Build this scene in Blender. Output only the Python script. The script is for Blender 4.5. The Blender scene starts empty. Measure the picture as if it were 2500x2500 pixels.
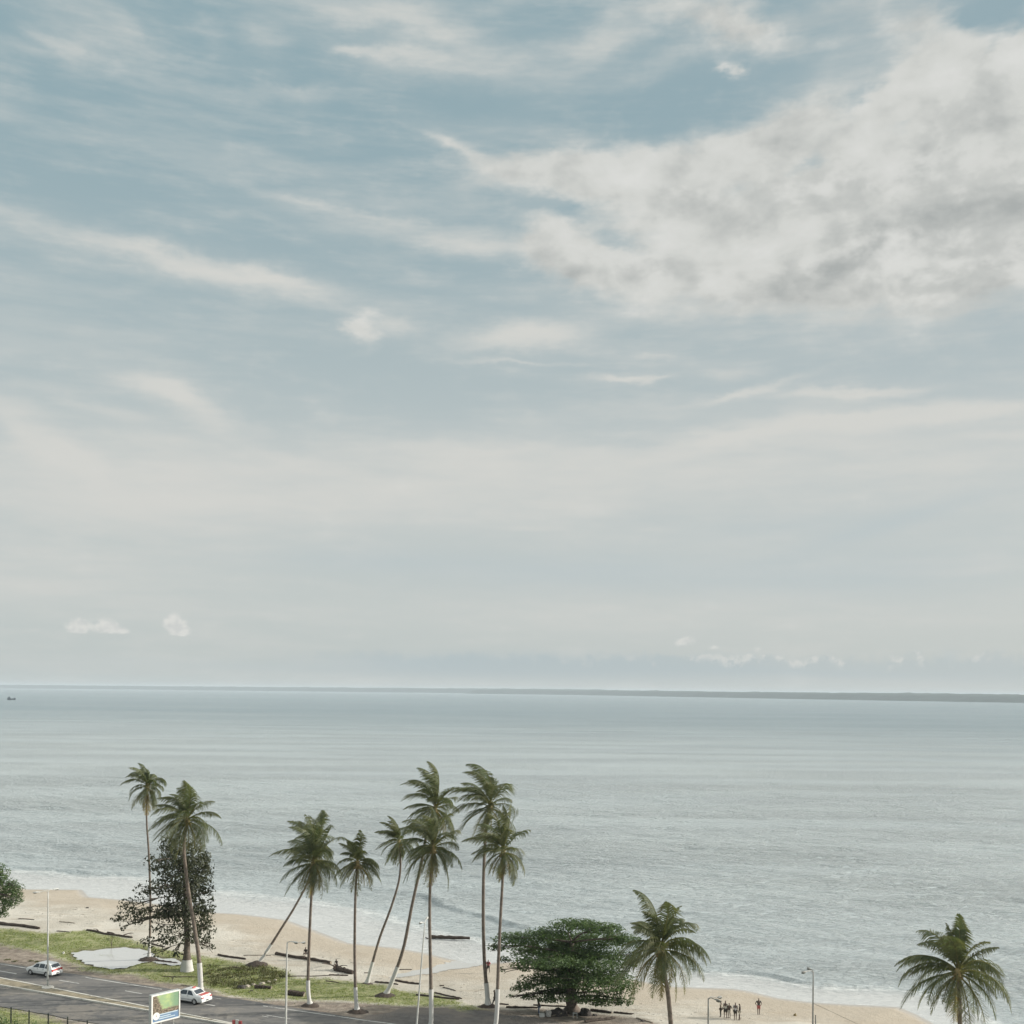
import bpy, bmesh, math, random
import numpy as np
from mathutils import Vector, Matrix, noise as mnoise
R = math.radians
random.seed(7); np.random.seed(7)
sc = bpy.context.scene
COL = sc.collection
# ------------------------------------------------------------------ camera
F = 2700.0; CX, CY = 1250.0, 1686.0; RHO = R(0.55); CAMZ = 33.6
CR, SR = math.cos(RHO), math.sin(RHO)
cam = bpy.data.cameras.new('camera'); cam.sensor_width = 36; cam.sensor_height = 36; cam.sensor_fit = 'HORIZONTAL'
cam.lens = 36*F/2500; cam.shift_y = (CY-1250)/2500; cam.clip_start = .5; cam.clip_end = 200000
camo = bpy.data.objects.new('camera', cam); COL.objects.link(camo)
camo.matrix_world = Matrix(((CR, -SR, 0, 0), (0, 0, -1, 0), (SR, CR, 0, CAMZ), (0, 0, 0, 1)))
sc.camera = camo
sc.render.resolution_x = sc.render.resolution_y = 1024
sc.view_settings.view_transform = 'Standard'; sc.view_settings.look = 'None'
sc.view_settings.exposure = 0.15; sc.view_settings.gamma = 1

def ray(px, py):
    u, v = px-CX, py-CY
    return (u*CR+v*SR)/F, (-u*SR+v*CR)/F        # X per metre of depth, drop per metre of depth
def at(px, py, D):
    a, b = ray(px, py); return Vector((a*D, D, CAMZ-b*D))
def flat(px, py, z=0.0):
    a, b = ray(px, py); D = (CAMZ-z)/b; return (a*D, D)

# ------------------------------------------------------------------ terrain
SH = [(-40, 2158), (40, 2166), (70, 2171), (200, 2172), (217, 2190), (290, 2196), (370, 2205), (450, 2216), (523, 2228), (580, 2231), (640, 2238),
      (700, 2246), (760, 2268), (850, 2302), (900, 2308), (960, 2313), (1035, 2326), (1100, 2342), (1150, 2350), (1185, 2352), (1260, 2347),
      (1350, 2356), (1450, 2374), (1560, 2394), (1640, 2408), (1700, 2411), (1790, 2414), (1830, 2420), (1900, 2437), (1980, 2447),
      (2060, 2452), (2150, 2456), (2195, 2459), (2240, 2478), (2290, 2505), (2380, 2540), (2480, 2570), (2600, 2600)]
shore = [flat(x, y) for x, y in SH]
x0, y0 = shore[0]; x1, y1 = shore[-1]
shore = [(-6000, 2500), (-1500, 700), (-400, 275), (-180, 205)] + shore + [(x1+60, y1-22), (x1+400, y1-80), (6000, -400)]
SHN = np.array(shore)
def shore_sd(X, Y):
    """signed distance to the waterline, + on land"""
    X = np.asarray(X, float); Y = np.asarray(Y, float)
    best = np.full(X.shape, 1e18); sign = np.ones(X.shape)
    for i in range(len(SHN)-1):
        ax, ay = SHN[i]; bx, by = SHN[i+1]; dx, dy = bx-ax, by-ay
        t = np.clip(((X-ax)*dx+(Y-ay)*dy)/(dx*dx+dy*dy), 0, 1)
        qx = X-(ax+t*dx); qy = Y-(ay+t*dy); d = qx*qx+qy*qy
        m = d < best; best = np.where(m, d, best)
    # side : compare with interpolated waterline Y at this X
    ys = np.interp(X, SHN[:, 0], SHN[:, 1])
    return np.sqrt(best)*np.where(Y < ys, 1, -1)
def terr_s(s):
    return np.where(s > 0, 1.6*(1-np.exp(-np.maximum(s, 0)/17.0)), np.maximum(-4, s*0.06))
def terrain(x, y):
    return float(terr_s(shore_sd(np.array([x]), np.array([y])))[0])
def P(px, py, dz=0.0):
    z = 1.4
    for _ in range(7):
        x, y = flat(px, py, z); z = terrain(x, y)
    return Vector((x, y, z+dz))

# ------------------------------------------------------------------ object helpers
def tag(o, label=None, cat=None, group=None, kind=None):
    if label: o['label'] = label
    if cat: o['category'] = cat
    if group: o['group'] = group
    if kind: o['kind'] = kind
    return o
def empty(name, loc, label, cat, group=None, rz=0):
    o = bpy.data.objects.new(name, None); COL.objects.link(o); o.location = loc; o.rotation_euler = (0, 0, rz)
    o.empty_display_size = .3
    return tag(o, label, cat, group)
def mesh_np(name, V, Fc, mat, parent=None, smooth=False, attrs=None):
    """V (n,3), Fc list/array of faces"""
    me = bpy.data.meshes.new(name)
    V = np.asarray(V, dtype=np.float32)
    if isinstance(Fc, np.ndarray):
        n, k = Fc.shape
        me.vertices.add(len(V)); me.vertices.foreach_set('co', V.ravel())
        me.loops.add(n*k); me.loops.foreach_set('vertex_index', Fc.astype(np.int32).ravel())
        me.polygons.add(n); me.polygons.foreach_set('loop_start', np.arange(0, n*k, k, dtype=np.int32))
        me.update(calc_edges=True)
    else:
        me.from_pydata([tuple(v) for v in V], [], Fc); me.update()
    me.polygons.foreach_set('use_smooth', np.full(len(me.polygons), smooth))
    if attrs:
        for k2, a in attrs.items():
            at_ = me.attributes.new(k2, 'FLOAT', 'POINT'); at_.data.foreach_set('value', np.asarray(a, dtype=np.float32))
    me.materials.append(mat)
    o = bpy.data.objects.new(name, me); COL.objects.link(o)
    if parent: o.parent = parent
    return o
class MB:
    def __init__(s): s.v = []; s.f = []
    def add(s, V, Fs):
        n = len(s.v); s.v += [tuple(v) for v in V]; s.f += [tuple(i+n for i in f) for f in Fs]
    def box(s, c, d, M=None):
        x, y, z = d[0]/2, d[1]/2, d[2]/2
        V = [Vector((sx*x, sy*y, sz*z)) for sx in (-1, 1) for sy in (-1, 1) for sz in (-1, 1)]
        V = [(M @ v if M else v)+Vector(c) for v in V]
        s.add(V, [(0, 1, 3, 2), (4, 6, 7, 5), (0, 4, 5, 1), (2, 3, 7, 6), (0, 2, 6, 4), (1, 5, 7, 3)])
    def tube(s, pts, rad, n=8, cap=True, wob=0, sq=1.0):
        pts = [Vector(p) for p in pts]; rings = []
        up = Vector((0.13, .09, 1)).normalized()
        for i, p in enumerate(pts):
            a = pts[max(i-1, 0)]; b = pts[min(i+1, len(pts)-1)]
            t = (b-a).normalized() if (b-a).length > 1e-6 else Vector((0, 0, 1))
            u = up if abs(t.dot(up)) < .9 else Vector((0, 1, 0))
            n1 = t.cross(u).normalized(); n2 = t.cross(n1)
            r = rad[i] if hasattr(rad, '__len__') else rad
            rings.append([p+(n1*math.cos(2*math.pi*k/n)+n2*math.sin(2*math.pi*k/n)*sq)*r*(1+wob*(random.random()-.5)) for k in range(n)])
        V = [v for r_ in rings for v in r_]; Fs = []
        for i in range(len(pts)-1):
            for k in range(n):
                Fs.append((i*n+k, i*n+(k+1) % n, (i+1)*n+(k+1) % n, (i+1)*n+k))
        if cap:
            Fs.append(tuple(range(n))[::-1]); Fs.append(tuple((len(pts)-1)*n+k for k in range(n)))
        s.add(V, Fs)
    def cyl(s, a, b, r, n=12): s.tube([a, b], r, n)
    def build(s, name, mat, parent=None, smooth=False, bevel=0, sub=0):
        me = bpy.data.meshes.new(name); me.from_pydata(s.v, [], s.f); me.update()
        bm = bmesh.new(); bm.from_mesh(me); bmesh.ops.recalc_face_normals(bm, faces=bm.faces); bm.to_mesh(me); bm.free()
        if smooth: me.polygons.foreach_set('use_smooth', [True]*len(me.polygons))
        me.materials.append(mat)
        o = bpy.data.objects.new(name, me); COL.objects.link(o)
        if parent: o.parent = parent
        if bevel:
            m = o.modifiers.new('bevel', 'BEVEL'); m.width = bevel; m.segments = 2
        if sub:
            m = o.modifiers.new('sub', 'SUBSURF'); m.levels = m.render_levels = sub
        return o
def spline(pts, n):
    pts = [Vector(p) for p in pts]
    if len(pts) < 3:
        return [pts[0].lerp(pts[-1], i/n) for i in range(n+1)]
    q = [pts[0]*2-pts[1]]+pts+[pts[-1]*2-pts[-2]]; out = []
    for i in range(n+1):
        t = i/n*(len(pts)-1); k = min(int(t), len(pts)-2); f = t-k
        a, b, c, d = q[k:k+4]
        out.append(.5*((2*b)+(c-a)*f+(2*a-5*b+4*c-d)*f*f+(3*b-a-3*c+d)*f**3))
    return out

# ------------------------------------------------------------------ materials
def newmat(name):
    m = bpy.data.materials.new(name); m.use_nodes = True
    nt = m.node_tree; b = nt.nodes['Principled BSDF']; return m, nt, b
def N(nt, t, **k):
    n = nt.nodes.new(t)
    for a, v in k.items(): setattr(n, a, v)
    return n
def noise(nt, scale, detail=4, rough=.55, vec=None, mapping=None):
    n = N(nt, 'ShaderNodeTexNoise'); n.inputs['Scale'].default_value = scale; n.inputs['Detail'].default_value = detail
    n.inputs['Roughness'].default_value = rough
    if mapping is not None or vec is not None:
        if vec is None:
            g = N(nt, 'ShaderNodeNewGeometry'); vec = g.outputs['Position']
        if mapping is not None:
            mp = N(nt, 'ShaderNodeMapping'); mp.inputs['Scale'].default_value = mapping[:3]
            if len(mapping) > 3: mp.inputs['Rotation'].default_value = (0, 0, mapping[3])
            nt.links.new(vec, mp.inputs['Vector']); vec = mp.outputs['Vector']
        nt.links.new(vec, n.inputs['Vector'])
    return n.outputs['Fac']
def mth(nt, op, a, b=0.0, c=None, clamp=False):
    n = N(nt, 'ShaderNodeMath', operation=op); n.use_clamp = clamp
    for i, v in enumerate((a, b) if c is None else (a, b, c)):
        if isinstance(v, (int, float)): n.inputs[i].default_value = v
        else: nt.links.new(v, n.inputs[i])
    return n.outputs[0]
def ramp(nt, fac, a, b, c0=0.0, c1=1.0):
    n = N(nt, 'ShaderNodeMapRange'); n.interpolation_type = 'SMOOTHSTEP'
    nt.links.new(fac, n.inputs['Value']); n.inputs['From Min'].default_value = a; n.inputs['From Max'].default_value = b
    n.inputs['To Min'].default_value = c0; n.inputs['To Max'].default_value = c1
    return n.outputs[0]
def mix(nt, f, a, b, kind='MIX'):
    n = N(nt, 'ShaderNodeMix', data_type='RGBA', blend_type=kind)
    for s, v in ((n.inputs[0], f), (n.inputs[6], a), (n.inputs[7], b)):
        if isinstance(v, (int, float)): s.default_value = v
        elif isinstance(v, tuple): s.default_value = (*v[:3], 1)
        else: nt.links.new(v, s)
    return n.outputs[2]
def bump(nt, b, h, strength=.5, dist=.1):
    n = N(nt, 'ShaderNodeBump'); n.inputs['Strength'].default_value = strength; n.inputs['Distance'].default_value = dist
    nt.links.new(h, n.inputs['Height']); nt.links.new(n.outputs['Normal'], b.inputs['Normal'])
def attr(nt, name):
    n = N(nt, 'ShaderNodeAttribute'); n.attribute_name = name; return n.outputs['Fac']
def plain(name, col, rough=.7, var=.25, scale=6, metal=0, spec=.5, bmp=0):
    m, nt, b = newmat(name)
    tc = N(nt, 'ShaderNodeTexCoord').outputs['Object']
    f = noise(nt, scale, 5, .6, vec=tc)
    lo = tuple(c*(1-var) for c in col); hi = tuple(min(1, c*(1+var)) for c in col)
    nt.links.new(mix(nt, ramp(nt, f, .3, .7), lo, hi), b.inputs['Base Color'])
    b.inputs['Roughness'].default_value = rough; b.inputs['Metallic'].default_value = metal
    b.inputs['Specular IOR Level'].default_value = spec
    if bmp: bump(nt, b, f, .6, bmp)
    return m
def leafmat(name, a, b_, old, trans=.35):
    m, nt, b = newmat(name)
    f = noise(nt, 1.3, 3, .6, mapping=(1, 1, 1)); f2 = noise(nt, 14, 2, .5, mapping=(1, 1, 1))
    c = mix(nt, ramp(nt, mth(nt, 'ADD', mth(nt, 'MULTIPLY', f, .5), mth(nt, 'MULTIPLY', f2, .5)), .38, .62), a, b_)
    c = mix(nt, attr(nt, 'tint'), c, old)
    nt.links.new(c, b.inputs['Base Color']); b.inputs['Roughness'].default_value = .55
    b.inputs['Specular IOR Level'].default_value = .35
    tr = N(nt, 'ShaderNodeBsdfTranslucent'); nt.links.new(mix(nt, 1.0, c, (1.25, 1.3, .7), 'MULTIPLY'), tr.inputs['Color'])
    ms = N(nt, 'ShaderNodeMixShader'); ms.inputs[0].default_value = trans
    nt.links.new(b.outputs[0], ms.inputs[1]); nt.links.new(tr.outputs[0], ms.inputs[2])
    nt.links.new(ms.outputs[0], nt.nodes['Material Output'].inputs['Surface'])
    return m

M = {}
M['palm_leaf'] = leafmat('palm_leaf', (.050, .076, .042), (.10, .132, .064), (.27, .215, .09))
M['rachis'] = plain('rachis', (.24, .24, .11), .6)
M['bark'] = plain('bark', (.13, .105, .085), .9, .35, 5, bmp=.03)
M['palm_bark'] = plain('palm_bark', (.155, .125, .10), .9, .3, 4, bmp=.03)
M['whitewash'] = plain('whitewash', (.56, .55, .52), .85, .12, 3)
M['husk'] = plain('husk', (.22, .17, .07), .7)
M['broad_leaf'] = leafmat('broad_leaf', (.042, .078, .028), (.105, .168, .052), (.18, .19, .07), .3)
M['dark_leaf'] = leafmat('dark_leaf', (.030, .040, .022), (.060, .068, .034), (.13, .11, .05), .2)
M['drift'] = plain('driftwood', (.060, .045, .035), .95, .4, 5, bmp=.04)
M['drift_pale'] = plain('driftwood_pale', (.26, .22, .17), .95, .3, 6, bmp=.03)
M['lamp_metal'] = plain('lamp_metal', (.50, .50, .47), .5, .12, 3)
M['pole_metal'] = plain('pole_metal', (.22, .22, .20), .6, .2, 3)
M['dark_metal'] = plain('dark_metal', (.06, .07, .055), .6)
M['concrete'] = plain('concrete', (.52, .50, .45), .9, .15, 4)
M['kerb'] = plain('kerb_paint', (.60, .58, .53), .85, .18, 2)
M['marking'] = plain('road_paint', (.52, .52, .50), .8, .25, 3)
def worn(name, col, under, cover):
    m, nt, b = newmat(name); n = noise(nt, 5, 6, .75, mapping=(1, 1, 1)); n2 = noise(nt, .5, 4, .6, mapping=(1, 1, 1))
    nt.links.new(mix(nt, ramp(nt, mth(nt, 'ADD', n, mth(nt, 'MULTIPLY', n2, .6)), cover-.07, cover+.07), col, under), b.inputs['Base Color']); b.inputs['Roughness'].default_value = .85; return m
M['whitewash'] = worn('worn_whitewash', (.54, .53, .50), (.22, .19, .16), .97); M['marking'] = worn('worn_road_paint', (.50, .50, .47), (.16, .155, .15), .88); M['kerb'] = worn('worn_kerb_paint', (.58, .56, .50), (.30, .275, .23), .90)
M['white_paint'] = plain('white_car_paint', (.74, .75, .74), .25, .03, 2, spec=.6)
M['red_paint'] = plain('red_car_paint', (.50, .09, .08), .3, .15, 3)
M['tyre'] = plain('tyre', (.02, .02, .02), .9)
M['rim'] = plain('rim', (.45, .45, .45), .4, .1, metal=.3)
M['glass'] = plain('car_glass', (.035, .045, .055), .08, .1, spec=.8)
M['blackp'] = plain('black_plastic', (.03, .03, .03), .6)
M['red_light'] = plain('red_light', (.45, .03, .03), .25)
M['skin'] = plain('skin', (.09, .055, .04), .6, .1)
M['hair'] = plain('hair', (.015, .013, .012), .9)
def cloth(c): return plain('cloth', c, .9, .15, 12)

# ground
def ground_mat():
    m, nt, b = newmat('beach_ground')
    s = attr(nt, 'sd'); g = attr(nt, 'grass'); d = attr(nt, 'dirt'); a = attr(nt, 'asph')
    n1 = noise(nt, .12, 6, .6, mapping=(1, 1, 1)); n2 = noise(nt, 1.2, 6, .65, mapping=(1, 1, 1)); n3 = noise(nt, 7, 4, .6, mapping=(1, 1, 1))
    nst = noise(nt, .5, 5, .6, mapping=(.35, 1.6, 1, R(-20)))
    sand = mix(nt, ramp(nt, n1, .35, .65), (.435, .405, .345), (.53, .50, .435))
    sand = mix(nt, mth(nt, 'MULTIPLY', ramp(nt, nst, .50, .68), .45), sand, (.36, .30, .225))
    sand = mix(nt, mth(nt, 'MULTIPLY', ramp(nt, n3, .55, .75), .35), sand, (.33, .275, .21))
    # damp sand near the water
    sw = mth(nt, 'ADD', s, mth(nt, 'MULTIPLY', mth(nt, 'SUBTRACT', n1, .5), 14))
    damp = ramp(nt, sw, 15, 7)
    sand = mix(nt, mth(nt, 'MULTIPLY', damp, .7), sand, (.40, .34, .265))
    wet = ramp(nt, mth(nt, 'ADD', s, mth(nt, 'MULTIPLY', mth(nt, 'SUBTRACT', n2, .5), 1.2)), 1.7, .1)
    sand = mix(nt, wet, sand, (.36, .33, .29))
    dirt = mix(nt, ramp(nt, n2, .35, .65), (.20, .165, .135), (.33, .285, .235))
    dirt = mix(nt, mth(nt, 'MULTIPLY', ramp(nt, n3, .5, .7), .4), dirt, (.15, .13, .105))
    dirt = mix(nt, mth(nt, 'MULTIPLY', ramp(nt, nst, .5, .62), .5), dirt, (.16, .145, .125))
    gr = mix(nt, ramp(nt, n1, .3, .7), (.165, .185, .085), (.29, .31, .15))
    gr = mix(nt, ramp(nt, n2, .42, .66), gr, (.33, .32, .18))
    gr = mix(nt, mth(nt, 'MULTIPLY', ramp(nt, n3, .5, .68), .5), gr, (.10, .12, .05))
    asph = mix(nt, ramp(nt, n2, .3, .7), (.115, .11, .105), (.17, .16, .15))
    asph = mix(nt, mth(nt, 'MULTIPLY', ramp(nt, n1, .45, .6), .5), asph, (.23, .20, .17))
    jit = mth(nt, 'ADD', mth(nt, 'MULTIPLY', mth(nt, 'SUBTRACT', n2, .5), 2.6), mth(nt, 'MULTIPLY', mth(nt, 'SUBTRACT', n3, .5), 1.4))
    def msk(v, j=1.0, w=.35): return ramp(nt, mth(nt, 'ADD', v, mth(nt, 'MULTIPLY', jit, j)), -w, w)
    c = mix(nt, msk(d, 1.1, .6), sand, dirt)
    c = mix(nt, msk(a, .35, .2), c, asph)
    c = mix(nt, msk(g, 1.35, .9), c, gr)
    fp = ramp(nt, noise(nt, 3.2, 3, .75, mapping=(1, 1, 1)), .60, .70)
    c = mix(nt, mth(nt, 'MULTIPLY', fp, .22), c, (.24, .20, .15))
    c = mix(nt, mth(nt, 'MULTIPLY', ramp(nt, mth(nt, 'ADD', attr(nt, 'pud'), mth(nt, 'MULTIPLY', jit, .35)), -1.0, -.1), .75), c, (.12, .10, .075))
    nt.links.new(c, b.inputs['Base Color'])
    nt.links.new(mth(nt, 'SUBTRACT', .92, mth(nt, 'MULTIPLY', wet, .62)), b.inputs['Roughness'])
    b.inputs['IOR'].default_value = 1.45
    nt.links.new(mth(nt, 'MULTIPLY', mth(nt, 'ADD', wet, .15), .8), b.inputs['Specular IOR Level'])
    bh = mth(nt, 'ADD', n3, mth(nt, 'MULTIPLY', n2, 2.0))
    bump(nt, b, mth(nt, 'MULTIPLY', bh, mth(nt, 'SUBTRACT', 1.0, wet)), .8, .10)
    return m
M['ground'] = ground_mat()
def poly_sd(X, Y, poly):
    """signed distance to closed polygon (+ inside)"""
    Q = np.array(poly); best = np.full(X.shape, 1e18); ins = np.zeros(X.shape, bool); n = len(Q)
    for i in range(n):
        ax, ay = Q[i]; bx, by = Q[(i+1) % n]; dx, dy = bx-ax, by-ay
        t = np.clip(((X-ax)*dx+(Y-ay)*dy)/(dx*dx+dy*dy+1e-12), 0, 1)
        best = np.minimum(best, (X-ax-t*dx)**2+(Y-ay-t*dy)**2)
        c = ((ay > Y) != (by > Y)) & (X < (bx-ax)*(Y-ay)/((by-ay) if by != ay else 1e-9)+ax)
        ins ^= c
    return np.sqrt(best)*np.where(ins, 1, -1)
def pp(pts): return [tuple(P(x, y)[:2]) for x, y in pts]
GRASS = [pp(q) for q in (
    [(-120, 2262), (0, 2266), (60, 2274), (130, 2279), (210, 2273), (280, 2285), (330, 2300), (400, 2318), (470, 2332), (540, 2338), (600, 2352), (640, 2352), (690, 2362), (720, 2388), (800, 2388),
     (880, 2398), (940, 2400), (960, 2412), (1010, 2420), (1070, 2428), (1110, 2440), (1130, 2455), (1080, 2460), (1000, 2455), (900, 2447), (800, 2440), (700, 2442), (640, 2441), (560, 2432), (500, 2412), (440, 2400), (380, 2395),
     (330, 2378), (260, 2375), (210, 2368), (180, 2350), (120, 2330), (60, 2318), (0, 2304), (-120, 2285)],
    [(-120, 2458), (0, 2462), (60, 2474), (120, 2490), (190, 2515), (190, 2600), (-120, 2600)],
    [(-80, 2402), (0, 2407), (60, 2414), (110, 2420), (200, 2440), (300, 2458), (250, 2449), (150, 2428), (0, 2397)],
    [(1100, 2452), (1160, 2458), (1180, 2468), (1130, 2470), (1100, 2462)])]
DIRT = [pp(q) for q in (
    [(-150, 2280), (0, 2300), (100, 2325), (180, 2348), (230, 2370), (330, 2378), (430, 2400), (500, 2412), (560, 2436), (640, 2444), (760, 2444), (900, 2448), (1000, 2456), (1100, 2460), (1150, 2462), (1250, 2470), (1330, 2462), (1420, 2470), (1480, 2480), (1570, 2490), (1640, 2512), (1500, 2620),
     (900, 2560), (640, 2470), (210, 2395), (0, 2358), (-150, 2330)],
    [(-150, 2450), (0, 2456), (100, 2476), (200, 2498), (420, 2550), (1000, 2700), (-150, 2720)],
    [(-150, 2385), (0, 2395), (110, 2416), (355, 2466), (355, 2474), (0, 2410), (-150, 2390)])]
ASPH = [pp([(880, 2485), (950, 2472), (985, 2460), (1100, 2463), (1180, 2470), (1240, 2484), (1330, 2492), (1430, 2520), (1400, 2700), (1100, 2700), (960, 2530)])]
PUD = pp([(177, 2325), (200, 2319), (230, 2320), (262, 2315), (300, 2314), (340, 2317), (366, 2323), (375, 2336), (400, 2339), (425, 2341), (447, 2352), (440, 2358), (410, 2357), (385, 2352), (372, 2347),
          (352, 2351), (330, 2355), (310, 2362), (285, 2364), (262, 2363), (240, 2359), (215, 2352), (195, 2342), (180, 2333)])
STREAM = pp([(1192, 2352), (1150, 2361), (1100, 2366), (1050, 2375), (1000, 2379), (950, 2385), (958, 2378), (1000, 2370), (1050, 2362), (1090, 2350), (1110, 2346)])
def grid_axis(lo, a, b, hi, step, g=1.25):
    mid = list(np.arange(a, b, step)); out = []; s = step; x = b
    while x < hi: out.append(x); s *= g; x += s
    out.append(hi); l = []; s = step; x = a
    while x > lo: s *= g; x -= s; l.append(max(x, lo))
    return np.array(l[::-1]+mid+out)
gx = grid_axis(-24000, -82, 80, 24000, .5); gy = grid_axis(-300, 84, 206, 34000, .45)
GX, GY = np.meshgrid(gx, gy)
SD = shore_sd(GX, GY)
GZ = terr_s(SD)
near = (SD > 1) & (GY < 260) & (np.abs(GX) < 120)
rng = np.random.RandomState(3)
un = np.zeros_like(GZ)
for i in range(26):
    th = rng.rand()*math.pi*2; wl = 2.5*(1.22**i)**.6+rng.rand(); k = 2*math.pi/wl
    un += .012*wl**.6*np.sin(k*(GX*math.cos(th)+GY*math.sin(th))+rng.rand()*6.3)
GZ = GZ+np.where(near, np.clip((SD-1)/12, 0, 1)*un*.38, 0)
def mx(polys): 
    r = np.full(GX.shape, -50.0)
    small = (np.abs(GX) < 140) & (GY < 240) & (GY > 40)
    for p in polys: r[small] = np.maximum(r[small], poly_sd(GX[small], GY[small], p))
    return r
gA, dA, aA = mx(GRASS), mx(DIRT), mx(ASPH)
pudA = mx([PUD]); strA = mx([STREAM])
PL = float(terr_s(shore_sd(np.array([np.mean([p[0] for p in PUD])]), np.array([np.mean([p[1] for p in PUD])])))[0])
wP = np.clip((pudA+3)/2.6, 0, 1); GZ = GZ*(1-wP)+(PL-.01)*wP
GZ = GZ-np.clip((pudA+.35)*.3, 0, .14)-np.clip((strA+.4)*.2, 0, .08)
ny, nx = GX.shape
idx = np.arange(nx*ny).reshape(ny, nx)
quads = np.stack([idx[:-1, :-1], idx[:-1, 1:], idx[1:, 1:], idx[1:, :-1]], -1).reshape(-1, 4)
from bisect import bisect
def gz(x, y):
    i = max(0, min(len(gx)-2, bisect(gx, x)-1)); j = max(0, min(len(gy)-2, bisect(gy, y)-1))
    fx = (x-gx[i])/(gx[i+1]-gx[i]); fy = (y-gy[j])/(gy[j+1]-gy[j])
    return float((GZ[j, i]*(1-fx)+GZ[j, i+1]*fx)*(1-fy)+(GZ[j+1, i]*(1-fx)+GZ[j+1, i+1]*fx)*fy)
def G(px, py, dz=0):      # point on the finished ground seen at a pixel of the photograph
    p = P(px, py); return Vector((p.x, p.y, gz(p.x, p.y)+dz))

# ------------------------------------------------------------------ road (straight, dips to lower right)
ra = np.array(P(0, 2356)[:2]); rb = np.array(P(900, 2499)[:2])
RD = Vector((*(rb-ra), 0)).normalized(); RN = Vector((RD.y, -RD.x, 0))   # RN points to the camera side
if RN.y > 0: RN = -RN
RO = Vector((*ra, 0))
def road_pt(t, n, z=0): p = RO+RD*t+RN*n; p.z = z; return p
def road_tn(px, py): p = P(px, py); q = Vector((p.x, p.y, 0))-RO; return q.dot(RD), q.dot(RN)
RZ = 1.62
sdr = np.array([[(GX-RO.x)*RD.x+(GY-RO.y)*RD.y], [(GX-RO.x)*RN.x+(GY-RO.y)*RN.y]]).reshape(2, ny, nx)
onroad = (sdr[1] > -1.5) & (sdr[1] < 21) & (np.abs(sdr[0]) < 400)
blend = np.clip((sdr[1]+1.5)/1.5, 0, 1)*np.clip((21-sdr[1])/2, 0, 1)
GZ = np.where(onroad, GZ*(1-blend)+(RZ-.06)*blend, GZ)
gV = np.stack([GX, GY, GZ], -1).reshape(-1, 3)
ground = mesh_np('ground', gV, quads, M['ground'], smooth=True,
                 attrs={'sd': SD.ravel(), 'grass': gA.ravel(), 'dirt': dA.ravel(), 'asph': aA.ravel(), 'pud': pudA.ravel()})
tag(ground, kind='structure')
tk = [road_tn(0, 2392), road_tn(355, 2463), road_tn(0, 2411), road_tn(355, 2473), road_tn(0, 2458), road_tn(190, 2500)]
print('road tn', [(round(a, 1), round(b, 1)) for a, b in tk])

def road_mat():
    m, nt, b = newmat('asphalt')
    n1 = noise(nt, .35, 6, .6, mapping=(.3, 1.4, 1, math.atan2(RD.y, RD.x)*-1)); n2 = noise(nt, 1.1, 5, .7, mapping=(1, 1, 1)); n3 = noise(nt, 18, 3, .6, mapping=(1, 1, 1))
    c = mix(nt, ramp(nt, n1, .38, .62), (.095, .095, .095), (.175, .168, .158))
    c = mix(nt, mth(nt, 'MULTIPLY', ramp(nt, n2, .48, .68), .55), c, (.22, .205, .185))
    c = mix(nt, mth(nt, 'MULTIPLY', ramp(nt, n3, .5, .7), .3), c, (.07, .07, .07)); n4 = noise(nt, .16, 7, .75, mapping=(1, 1, 1)); c = mix(nt, mth(nt, 'MULTIPLY', ramp(nt, n4, .52, .60), .45), c, (.28, .25, .21)); c = mix(nt, mth(nt, 'MULTIPLY', ramp(nt, noise(nt, .45, 5, .5, mapping=(1, 1, 1)), .62, .66), .5), c, (.06, .06, .062))
    nt.links.new(c, b.inputs['Base Color']); b.inputs['Roughness'].default_value = .8; b.inputs['Specular IOR Level'].default_value = .3
    bump(nt, b, n3, .4, .02); return m
M['road'] = road_mat()
def strip(name, t0, t1, n0a, n1a, n0b, n1b, z, mat, h=0, seg=40, jag=0, parent=None):
    """sheet along the road between offsets n0..n1 (a at t0, b at t1); h>0 makes a slab"""
    V = []; Fs = []
    for i in range(seg+1):
        f = i/seg; t = t0+(t1-t0)*f; a = n0a+(n0b-n0a)*f; b = n1a+(n1b-n1a)*f
        j1 = (mnoise.noise(Vector((t*.6, a, 1)))+.6*mnoise.noise(Vector((t*2.1, a, 7))))*jag
        j2 = (mnoise.noise(Vector((t*.6, b, 3)))+.6*mnoise.noise(Vector((t*2.1, b, 9))))*jag
        pa = road_pt(t, a+j1, z+h); pb = road_pt(t, b+j2, z+h)
        V += [pa, pb]
        if h: V += [road_pt(t, a+j1, z-.2), road_pt(t, b+j2, z-.2)]
    k = 4 if h else 2
    for i in range(seg):
        o = i*k; q = o+k
        Fs.append((o, o+1, q+1, q))
        if h:
            Fs.append((o, q, q+2, o+2)); Fs.append((o+1, o+3, q+3, q+1))
    if h:
        Fs.append((0, 2, 3, 1)); e = seg*k; Fs.append((e, e+1, e+3, e+2))
    mb = MB(); mb.add(V, Fs); return mb.build(name, mat, parent)
nk_far0, nk_far1 = tk[0][1], tk[1][1]; t_a, t_b = tk[0][0], tk[1][0]
def lin(t, ta, va, tb, vb): return va+(vb-va)*(t-ta)/(tb-ta)
T0, T1 = -140, 170
MT0, MT1 = -120, 62          # median extent
kf = lambda t: lin(t, tk[0][0], tk[0][1], tk[1][0], tk[1][1])
kn = lambda t: lin(t, tk[2][0], tk[2][1], tk[3][0], tk[3][1])
near_edge = tk[4][1]
tag(strip('road', T0, T1, -.35, near_edge, -.35, near_edge+.4, RZ, M['road'], seg=150, jag=.3), kind='structure')
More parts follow.
